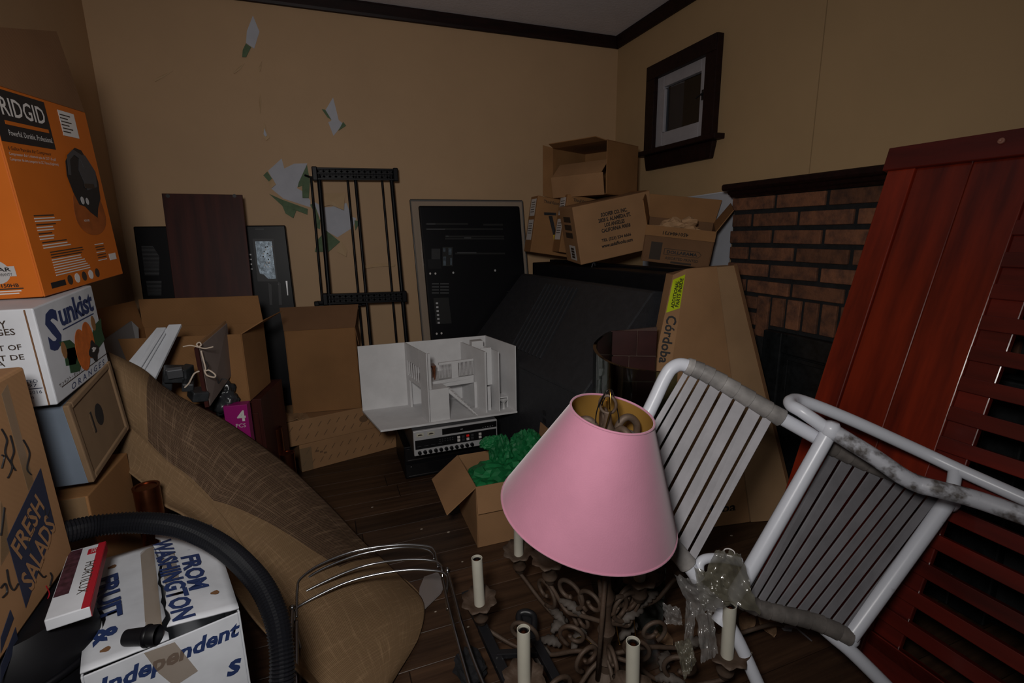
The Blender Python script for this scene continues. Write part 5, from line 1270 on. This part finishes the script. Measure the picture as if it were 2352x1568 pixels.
# ------------------------------------------------------------------ lampshade
ls = thing('lampshade', 'large pink fabric lampshade with gold lining resting on the chandelier', 'lampshade', (.532, .935, .615))
ax = V3((.131, -.17, 1)).normalized(); ls.rotation_euler = ax.to_track_quat('Z', 'Y').to_euler()
hh, rb_, rt_ = .252, .205, .093
b = MB(); b.lathe([(rb_, 0), (rb_-.003, .012), (rt_+.001, hh-.006), (rt_, hh)], None, 96, cap=False); b.build('fabric_cone', m_pink, ls, smooth='auto')
b = MB(); b.lathe([(rb_-.003, .001), (rt_-.003, hh-.001)], None, 96, cap=False); b.build('lining', m_gold, ls, smooth=True)
b = MB(); b.tube([(rb_*cos(a), rb_*sin(a), .001) for a in [2*pi*k/80 for k in range(80)]], .0026, 8, closed=True); b.build('lower_rim', m_pink, ls, smooth=True)
b = MB(); b.tube([((rt_-.001)*cos(a), (rt_-.001)*sin(a), hh) for a in [2*pi*k/60 for k in range(60)]], .0026, 8, closed=True); b.build('upper_rim', m_pink, ls, smooth=True)
b = MB()
for k in range(3):
    a = 2*pi*k/3+.5; b.tube([(.012*cos(a), .012*sin(a), hh-.05), (rt_*.96*cos(a), rt_*.96*sin(a), hh-.012)], .0014, 6)
b.build('spider_wire', m_brass, ls)
b = MB(); b.tube([(.011*cos(a), .011*sin(a), hh-.05) for a in [2*pi*k/20 for k in range(20)]], .003, 8, closed=True); b.build('spider_ring', m_steel, ls, smooth=True)

# ------------------------------------------------------------------ chandelier
ch = thing('chandelier', 'rusty iron chandelier with scrolled arms and ivory candle sleeves', 'chandelier', (.650, 1.020, 0))
cax = V3((-.088, -.112, .87)).normalized(); ch.rotation_euler = cax.to_track_quat('Z', 'Y').to_euler()
cR = ch.rotation_euler.to_matrix(); cRi = cR.inverted()
def cl(p): return cRi @ (V3(p)-ch.location)
b = MB(); b.lathe([(.0, .004), (.05, .004), (.058, .012), (.055, .026), (.034, .044), (.02, .052), (.017, .075), (.026, .09), (.017, .105), (.013, .16), (.021, .185), (.024, .20), (.015, .215), (.011, .26), (.016, .30), (.022, .325), (.013, .345), (.009, .40), (.009, .66), (.014, .69), (.018, .71), (.012, .73), (.009, .79), (.014, .81), (.017, .825), (.010, .84), (.008, .865), (.0, .868)], None, 24, cap=False)
b.build('column', m_rust, ch, smooth='auto')
b = MB(); b.tube([(.018*cos(a), .006*sin(a)*0, .888+.022*sin(a)) for a in [2*pi*k/20 for k in range(20)]], .0035, 8, closed=True); b.build('hanging_loop', m_rust, ch, smooth=True)
def spiral(c, er, ez, r0, r1, a0, turns, n=26):
    return [c + er*(r0+(r1-r0)*k/n)*cos(a0+turns*2*pi*k/n) + ez*(r0+(r1-r0)*k/n)*sin(a0+turns*2*pi*k/n) for k in range(n+1)]
rc = random.Random(21)
m_leaf = mat('dusty_iron_leaf', (.095, .078, .066), .7, var=.3, scale=20)
def leaf(par, c, dirv, up, L, wd):
    d_ = V3(dirv).normalized(); s_ = d_.cross(V3(up)).normalized(); n_ = s_.cross(d_)
    def fn(u, v):
        ww = wd*(sin(pi*min(.98, u*.9+.06))**.8)*(1+.22*sin(u*30)); x = (v-.5)*2
        return V3(c) + d_*(L*u) + s_*(ww*x) + n_*(.012*sin(pi*u) - .010*abs(x)**1.5 - .03*u*u)
    b = MB(); b.grid(fn, 14, 6); o = b.build('leaf', m_leaf, par, smooth=True, solid=.0016); return o
def cup_profile(): return [(.007, -.05), (.012, -.045), (.012, -.036), (.017, -.03), (.017, -.025), (.0145, -.021), (.016, -.005), (.021, .012), (.024, .022), (.038, .032), (.0385, .035), (.022, .026), (.012, .02), (.0, .018)]
def branch(end, z0, low, candle=.155, tilt=(0, 0), scroll=True, cup=True, dark=False):
    e = cl(end); er = V3((e.x, e.y, 0)); R_ = er.length; er.normalize(); ez = V3((0, 0, 1)); zb = e.z-.05
    pts = [V3((0, 0, z0))+er*.012, er*(R_*.22)+ez*(z0-.012), er*(R_*.45)+ez*low, er*(R_*.70)+ez*(low*.9), er*(R_*.92)+ez*(low+(zb-low)*.45), er*(R_+.004)+ez*(zb-.012), er*R_+ez*zb]
    b = MB(); b.tube(spline(pts, 8), .0062, 9); arm = b.build('arm', m_rust, ch, smooth=True)
    if scroll:
        sgn = 1
        c1 = er*(R_*.66)+ez*(low+.062)
        b = MB(); b.tube(spiral(c1, er, ez, .058, .016, -pi/2, -1.1), [.0064]*27, 8); b.build('scroll', m_rust, arm, smooth=True)
        c2 = er*(R_*.24)+ez*(z0+.045)
        b = MB(); b.tube(spiral(c2, er, ez, .046, .012, -pi/2+.4, 1.15), [.006]*27, 8); b.build('scroll', m_rust, arm, smooth=True)
        leaf(arm, er*(R_*.42)+ez*(low+.006), er+ez*.5, ez, .075, .016)
    if cup:
        Mx = Matrix.Translation(e) @ Matrix.Diagonal((1.32, 1.32, 1.15, 1))
        b = MB(); b.lathe(cup_profile(), Mx, 32, cap=False, wob=lambda i, a: (.10*cos(8*a) if i in (9, 10) else (.05*cos(8*a) if i in (7, 8) else 0))); cp2 = b.build('candle_cup', m_rust, arm, smooth=True)
    if candle:
        up = (cRi @ V3((tilt[0], tilt[1], 1))).normalized(); Mq = Matrix.Translation(e+ez*.018) @ up.to_track_quat('Z', 'Y').to_matrix().to_4x4()
        b = MB(); b.lathe([(.0160, 0), (.0160, candle), (.0142, candle), (.0142, candle-.02), (.0, candle-.02)], Mq, 24, cap=False); cs = b.build('candle_sleeve', m_candle, arm, smooth='auto')
        b = MB(); b.lathe([(.0130, candle-.019), (.0130, candle-.006), (.0090, candle-.004), (.0090, candle-.012), (0, candle-.012)], Mq, 18, cap=False); b.build('lamp_socket', m_gloss, arm, smooth='auto')
        b = MB(); b.lathe([(.0082, candle-.011), (.0082, candle-.009), (.002, candle-.007), (0, candle-.007)], Mq, 14, cap=False); b.build('socket_contact', m_copper, arm)
ZL = .155
branch(at(1192, 1283, Z=.17), .10, .045, tilt=(0, -.02))
branch(at(1103, 1398, Z=ZL), .10, .04, tilt=(-.02, .02))
branch(at(1205, 1580, Z=ZL), .10, .04)
branch(at(1452, 1610, Z=ZL), .10, .04, tilt=(-.03, 0))
branch(at(1668, 1518, Z=ZL), .10, .04, tilt=(-.03, .0))
branch(at(1800, 1400, Z=.13), .10, .04, candle=0, cup=False)
branch(at(1468, 1342, Z=.31), .22, .19, candle=.12)
branch(at(1262, 1302, Z=.31), .22, .19, candle=0)
branch(at(1560, 1290, Z=.29), .22, .19, candle=0)
# upper scrolls that show inside the shade
for k in range(5):
    a = 2*pi*k/5+.6; er = V3((cos(a), sin(a), 0)); ez = V3((0, 0, 1))
    b = MB(); b.tube(spline([er*.008+ez*.74, er*.026+ez*.825, er*.050+ez*.845, er*.074+ez*.82, er*.068+ez*.775, er*.048+ez*.785], 6), .0085, 9); sc = b.build('crown_scroll', m_rust, ch, smooth=True)
    if k % 2 == 0: leaf(sc, er*.03+ez*.80, er+ez*.3, ez, .05, .012)
for k in range(4):
    b = MB(); a = .4+k*1.4; b.tube(spline([V3((.006*cos(a), .006*sin(a), .76)), V3((.026*cos(a), .026*sin(a), .83)), V3((.022*cos(a+.5), .022*sin(a+.5), .89)), V3((.004, 0, .925)), V3((-.02*cos(a), .012, .87))], 6), .0014, 6); b.build('wire', m_brass if k % 2 else m_gloss, ch, smooth=True)
for (pa, pb) in (((1390, 1330, .40), (1372, 1560, .05)), ((1378, 1335, .38), (1392, 1500, .06))):
    b = MB(); b.tube([cl(at(pa[0], pa[1], Z=pa[2])), cl(at(pb[0], pb[1], Z=pb[2]))], .0062, 8); b.build('stay_rod', m_rust, ch, smooth=True)
for k, (x, y, z_) in enumerate(((1265, 1450, .06), (1345, 1440, .09), (1465, 1430, .10), (1290, 1480, .05), (1520, 1540, .06), (1440, 1350, .2), (1235, 1475, .05))):
    p = cl(at(x, y, Z=z_)); a = rc.uniform(0, 6.28); leaf(ch, p, V3((cos(a), sin(a), .3)), V3((0, 0, 1)), .07, .018)
for pts in (((1320, 1468), (1335, 1462), (1350, 1470), (1358, 1478)), ((1412, 1360), (1414, 1400), (1418, 1450), (1424, 1480)), ((1455, 1400), (1458, 1440), (1460, 1470), (1456, 1490))):
    b = MB(); b.tube(spline([cl(at(x, y, Z=.11)) for x, y in pts], 5), .0016, 6); b.build('wire', m_brass, ch, smooth=True)

# ------------------------------------------------------------------ black folding stand
bs = thing('folding_stand', 'black metal folding stand lying beside the chandelier', 'stand', at(1170, 1500, Z=0))
def bb_(a, b_, za, zb, wd, th):
    A_, B2 = at(*a, Z=za), at(*b_, Z=zb); b = MB(); b.bar(A_, B2, wd, th, (0, 0, 1)); return b.build('bar', m_black2, bs, True, bevel=.002)
m_black2 = mat('scuffed_black_steel', (.012, .012, .014), .4, col2=(.10, .10, .10), scale=60, lo=.26, hi=.34)
bb_((1068, 1362), (1108, 1440), .11, .085, .026, .022); bb_((1108, 1440), (1200, 1640), .085, .05, .030, .022)
bb_((1205, 1410), (1228, 1470), .10, .085, .028, .020); bb_((1228, 1470), (1320, 1640), .085, .05, .026, .020)
bb_((1140, 1502), (1250, 1497), .075, .075, .020, .016)
b = MB(); b.tube(spline([at(1195, 1440, Z=.10), at(1192, 1412, Z=.11), at(1208, 1405, Z=.115), at(1226, 1415, Z=.11), at(1226, 1450, Z=.10)], 6), .010, 10); b.build('hinge_loop', m_black2, bs, True, smooth=True)
lump('dark_pouch', 'dark cloth pouch on the floor under the folding stand', 'pouch', at(1080, 1530, Z=.035), (.09, .12, .07), mat('black_cloth', (.010, .010, .012), .9), 12, sub=3)

# ------------------------------------------------------------------ white strap chair
wc = thing('patio_chair', 'toppled white tube patio chair with vinyl strap slats', 'chair', at(1955, 1470, d=1.3))
def cpts(l): return [at(x, y, d=d_) for x, y, d_ in l]
def ctube(l, r=.0185, nm='frame_tube', m=None, n=8):
    b = MB(); P = spline(cpts(l), n); b.tube(P, r, 14); return b.build(nm, m or m_chair, wc, True, smooth='auto')
ctube([(1415, 1080, 1.34), (1460, 1005, 1.35), (1500, 925, 1.36), (1527, 868, 1.365), (1545, 844, 1.365), (1572, 838, 1.365), (1625, 860, 1.36), (1700, 903, 1.35), (1790, 957, 1.335), (1885, 1010, 1.31)])
ctube([(1460, 1150, 1.31), (1520, 1225, 1.30), (1560, 1272, 1.295), (1592, 1312, 1.29), (1603, 1330, 1.288)], .0185)
ctube([(1908, 985, 1.275), (1820, 1140, 1.285), (1722, 1310, 1.29), (1690, 1362, 1.29), (1650, 1430, 1.285)], .0195)
ctube([(1900, 985, 1.275), (1842, 945, 1.30), (1818, 931, 1.33), (1817, 920, 1.36), (1845, 921, 1.385), (1950, 962, 1.38), (2100, 1030, 1.345), (2200, 1077, 1.29), (2300, 1122, 1.23), (2420, 1175, 1.16)], .0168)
ctube([(1900, 983, 1.275), (2000, 1044, 1.23), (2070, 1092, 1.20), (2112, 1113, 1.185), (2150, 1122, 1.165), (2240, 1146, 1.13), (2352, 1184, 1.08), (2460, 1220, 1.03)], .0205, m=mat('peeling_enamel_tube', (.42, .43, .47), .45, col2=(.09, .08, .075), scale=16, lo=.38, hi=.50, bump=.2))
ctube([(2178, 1150, 1.30), (2070, 1300, 1.29), (1952, 1462, 1.28)], .0190)
ctube([(1878, 1430, 1.30), (1915, 1462, 1.29), (1962, 1502, 1.28), (2060, 1600, 1.27), (2120, 1665, 1.26)], .0175)
ctube([(1655, 1380, 1.29), (1668, 1420, 1.285), (1700, 1480, 1.28), (1745, 1580, 1.27), (1790, 1680, 1.26)], .0165)
ctube([(1700, 1290, 1.32), (1660, 1282, 1.31), (1625, 1282, 1.30), (1608, 1292, 1.295), (1606, 1312, 1.29)], .0125)
ctube([(2195, 1075, 1.29), (2190, 1110, 1.295), (2180, 1152, 1.30)], .0150)
def mkwrap(l, n, m, r):
    P = spline(cpts(l), 12); k = len(P)-1
    for i in range(n):
        a = i/n*k; c = (i+.97)/n*k
        q = [P[min(k, int(a+(c-a)*t/4))].lerp(P[min(k, int(a+(c-a)*t/4)+1)], (a+(c-a)*t/4) % 1) for t in range(5)]
        b = MB(); b.tube(q, [r*.97, r*1.04, r*1.06, r*1.08, r*1.12], 14); b.build('strap_wrap', m, wc, True, smooth='auto')
upper1 = [(1576, 839, 1.365), (1625, 860, 1.36), (1700, 903, 1.35), (1795, 960, 1.335)]
lower1 = [(1440, 1125, 1.31), (1500, 1200, 1.30), (1545, 1253, 1.295), (1578, 1294, 1.292)]
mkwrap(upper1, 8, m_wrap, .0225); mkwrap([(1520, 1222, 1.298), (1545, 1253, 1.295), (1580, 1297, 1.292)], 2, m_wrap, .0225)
upper2 = [(1893, 1020, 1.33), (1960, 1052, 1.335), (2050, 1088, 1.33), (2120, 1112, 1.32), (2192, 1142, 1.31)]
lower2 = [(1690, 1372, 1.30), (1745, 1396, 1.295), (1810, 1412, 1.29), (1880, 1430, 1.285), (1950, 1462, 1.28)]
ctube(upper2, .014); ctube(lower2, .014)
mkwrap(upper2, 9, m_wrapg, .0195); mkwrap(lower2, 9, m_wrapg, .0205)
def slats(up, lo, n, w_, m, pad=.0, tcor=.0, skip=(), lo_shift=0.0):
    PU, PL_ = spline(cpts(up), 12), spline(cpts(lo), 12)
    def pk(P, u):
        k = u*(len(P)-1); i = max(0, min(int(k), len(P)-2)); return P[i].lerp(P[i+1], k-i)
    for i in range(n):
        u = (i+.5)/n
        if i in skip: continue
        a, c = pk(PU, u), pk(PL_, u+lo_shift); hw = w_/2/n
        a0, a1, c0, c1 = pk(PU, u-hw), pk(PU, u+hw), pk(PL_, u-hw+lo_shift), pk(PL_, u+hw+lo_shift)
        nrm = (a1-a0).cross(c0-a0).normalized()
        if nrm.dot(CAMV-a) < 0: nrm = -nrm
        off = nrm*-.004
        b = MB(); b.hexa([a0+off, a1+off, c1+off, c0+off], [p+off+nrm*.004 for p in (a0, a1, c1, c0)]); b.build('slat', m, wc, True, bevel=.001, seg=1)
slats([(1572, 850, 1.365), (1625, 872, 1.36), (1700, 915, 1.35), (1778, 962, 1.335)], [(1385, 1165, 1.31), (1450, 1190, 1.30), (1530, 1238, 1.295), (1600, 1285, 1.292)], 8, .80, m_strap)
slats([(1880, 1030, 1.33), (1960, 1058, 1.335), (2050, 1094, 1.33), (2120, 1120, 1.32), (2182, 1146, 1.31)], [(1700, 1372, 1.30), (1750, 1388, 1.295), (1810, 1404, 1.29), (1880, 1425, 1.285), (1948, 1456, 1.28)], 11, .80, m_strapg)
for x, y, d_, in ((1908, 988, 1.25), (1952, 1462, 1.27), (2182, 1150, 1.285)):
    b = MB(); b.lathe([(.0, -.024), (.017, -.021), (.0225, -.008), (.0225, .008), (.017, .021), (0, .024)], Matrix.Translation(at(x, y, d=d_+.02)), 16, cap=False); b.build('weld_joint', m_chair, wc, True, smooth=True)

# ------------------------------------------------------------------ plastic bag caught on the chair
bg = thing('plastic_bag', 'crumpled smoky plastic bag snagged on the patio chair tubes', 'bag', at(1640, 1400, d=1.22))
def film_patch(name, quad, m, seed, amp, nu=24, nv=24, ragged=.09):
    Q = [at(x, y, d=d_) for x, y, d_ in quad]
    def fn(u, v):
        uu, vv = u, v
        if u in (0, 1) or v in (0, 1):
            uu += ragged*noise.noise(V3((v*6, u*6, seed))); vv += ragged*noise.noise(V3((u*6+3, v*6, seed)))
        p = Q[0].lerp(Q[1], uu).lerp(Q[3].lerp(Q[2], uu), vv)
        q = V3((u*3.2+seed, v*3.2, seed*2)); n_ = (CAMV-p).normalized()
        return p + n_*(amp*(noise.noise(q) + .5*abs(noise.noise(q*2.2)) + .12*noise.noise(q*4)))
    b = MB(); b.grid(fn, nu, nv); return b.build(name, m, bg, True, smooth=True)
film_patch('film', [(1645, 1262, 1.235), (1702, 1270, 1.225), (1745, 1412, 1.21), (1605, 1350, 1.22)], m_bagdirty, 1, .026)
film_patch('film', [(1595, 1300, 1.23), (1660, 1330, 1.22), (1680, 1390, 1.215), (1610, 1400, 1.22)], m_bagdirty, 2, .018)
film_patch('film', [(1548, 1318, 1.22), (1610, 1335, 1.21), (1672, 1392, 1.205), (1590, 1415, 1.21)], m_bag, 3, .020)
film_patch('film', [(1598, 1405, 1.19), (1636, 1402, 1.19), (1650, 1500, 1.175), (1612, 1525, 1.175)], m_bag, 4, .014)
film_patch('film', [(1575, 1380, 1.20), (1600, 1400, 1.20), (1590, 1480, 1.19), (1572, 1470, 1.19)], m_bag, 5, .014)
film_patch('film', [(1522, 1385, 1.24), (1562, 1395, 1.24), (1568, 1436, 1.23), (1528, 1432, 1.23)], m_bag, 6, .014)
film_patch('film', [(1550, 1475, 1.185), (1585, 1465, 1.185), (1600, 1520, 1.175), (1572, 1562, 1.17)], m_bagdirty, 7, .018)
b = MB(); c = at(1675, 1268, d=1.235); rr_ = _r*.013; uu_ = _u*.005+_f*.01
b.tube([c+rr_*cos(a)+uu_*sin(a) for a in [2*pi*k/22 for k in range(22)]], .0016, 6, closed=True); b.build('bag_mouth_ring', m_whiteprint, bg, True, smooth=True)

# ------------------------------------------------------------------ litter on the floor
rl = random.Random(33)
m_chip = mat('pale_paint_chip', (.40, .34, .27), .8); m_dry = mat('dry_leaf', (.22, .13, .07), .8, var=.3, scale=40)
spots = [(968, 1215, 'pale paint chip on open floor between the jute cloth and tissue carton', .0042), (1030, 1222, 'paint chip on the floor just left of the tissue carton corner', .0050), (855, 1165, 'lone paint chip on the floor right of the upper jute edge', .0036),
         (1062, 1290, 'paint chip on the floor directly behind the leftmost candle', .0036), (1000, 1405, 'paint chip beside the small clear tray lid', .0034), (1075, 1440, 'paint chip beside the upper end of the folding stand', .0036),
         (1282, 1500, 'paint chip among the chandelier scrolls in front', .0038), (1680, 1230, 'paint chip on the floor behind the plastic bag', .0042), (1725, 1500, 'paint chip on the floor under the chair legs', .0046), (630, 1495, 'paint chip in the gap between hose and jute cloth', .0036)]
for i, (x, y, lab, s) in enumerate(spots):
    p = at(x, y, Z=.0); a = rl.uniform(0, 6.28)
    b = MB(); pts = [V3((s*(1+.6*rl.random())*cos(a+k*1.25), s*(.6+.5*rl.random())*sin(a+k*1.25), 0)) for k in range(5)]; b.prism(pts, (0, 0, .0015))
    o = b.build('paint_chip', m_chip); o.location = p + V3((0, 0, .0003)); tag(o, lab, 'debris', 'paint chips on the floor')
leaves = [(1715, 1437, 'dry curled leaf under the chair, left of the pair by the wraps'), (1762, 1440, 'dry curled leaf under the chair, just right of another leaf'), (1525, 1470, 'pale dry leaf on the floor left of the hanging bag')]
for i, (x, y, lab) in enumerate(leaves):
    p = at(x, y, Z=.004)
    def fn(u, v, s=i): 
        x_ = (v-.5)*.05*sin(pi*(u*.85+.08)); return V3(((u-.5)*.09, x_, .012*abs(v-.5)*2 + .008*sin(u*5+s)+.004))
    b = MB(); b.grid(fn, 10, 6); o = b.build('dry_leaf', m_dry, smooth=True, solid=.0008); o.location = p; o.rotation_euler = (0, 0, rl.uniform(0, 6)); tag(o, lab, 'leaf', 'dry leaves on the floor')
tw_ = thing('paper_scrap', 'torn grey paper strip curling on the floor below the chair', 'paper scrap', at(1830, 1445, Z=0))
Pt = spline([at(1800, 1438, Z=.03), at(1825, 1440, Z=.025), at(1845, 1455, Z=.012), at(1865, 1472, Z=.004)], 6)
b = MB()
for k in range(len(Pt)-1): b.bar(Pt[k], Pt[k+1], .010*(1-.6*k/len(Pt)), .001)
b.build('strip', m_strapg, tw_, True)
b = MB(); b.prism([at(x, y, Z=.02) for x, y in ((1795, 1442), (1822, 1440), (1818, 1450), (1800, 1448))], (0, 0, .001)); b.build('torn_end', m_strapg, tw_, True)
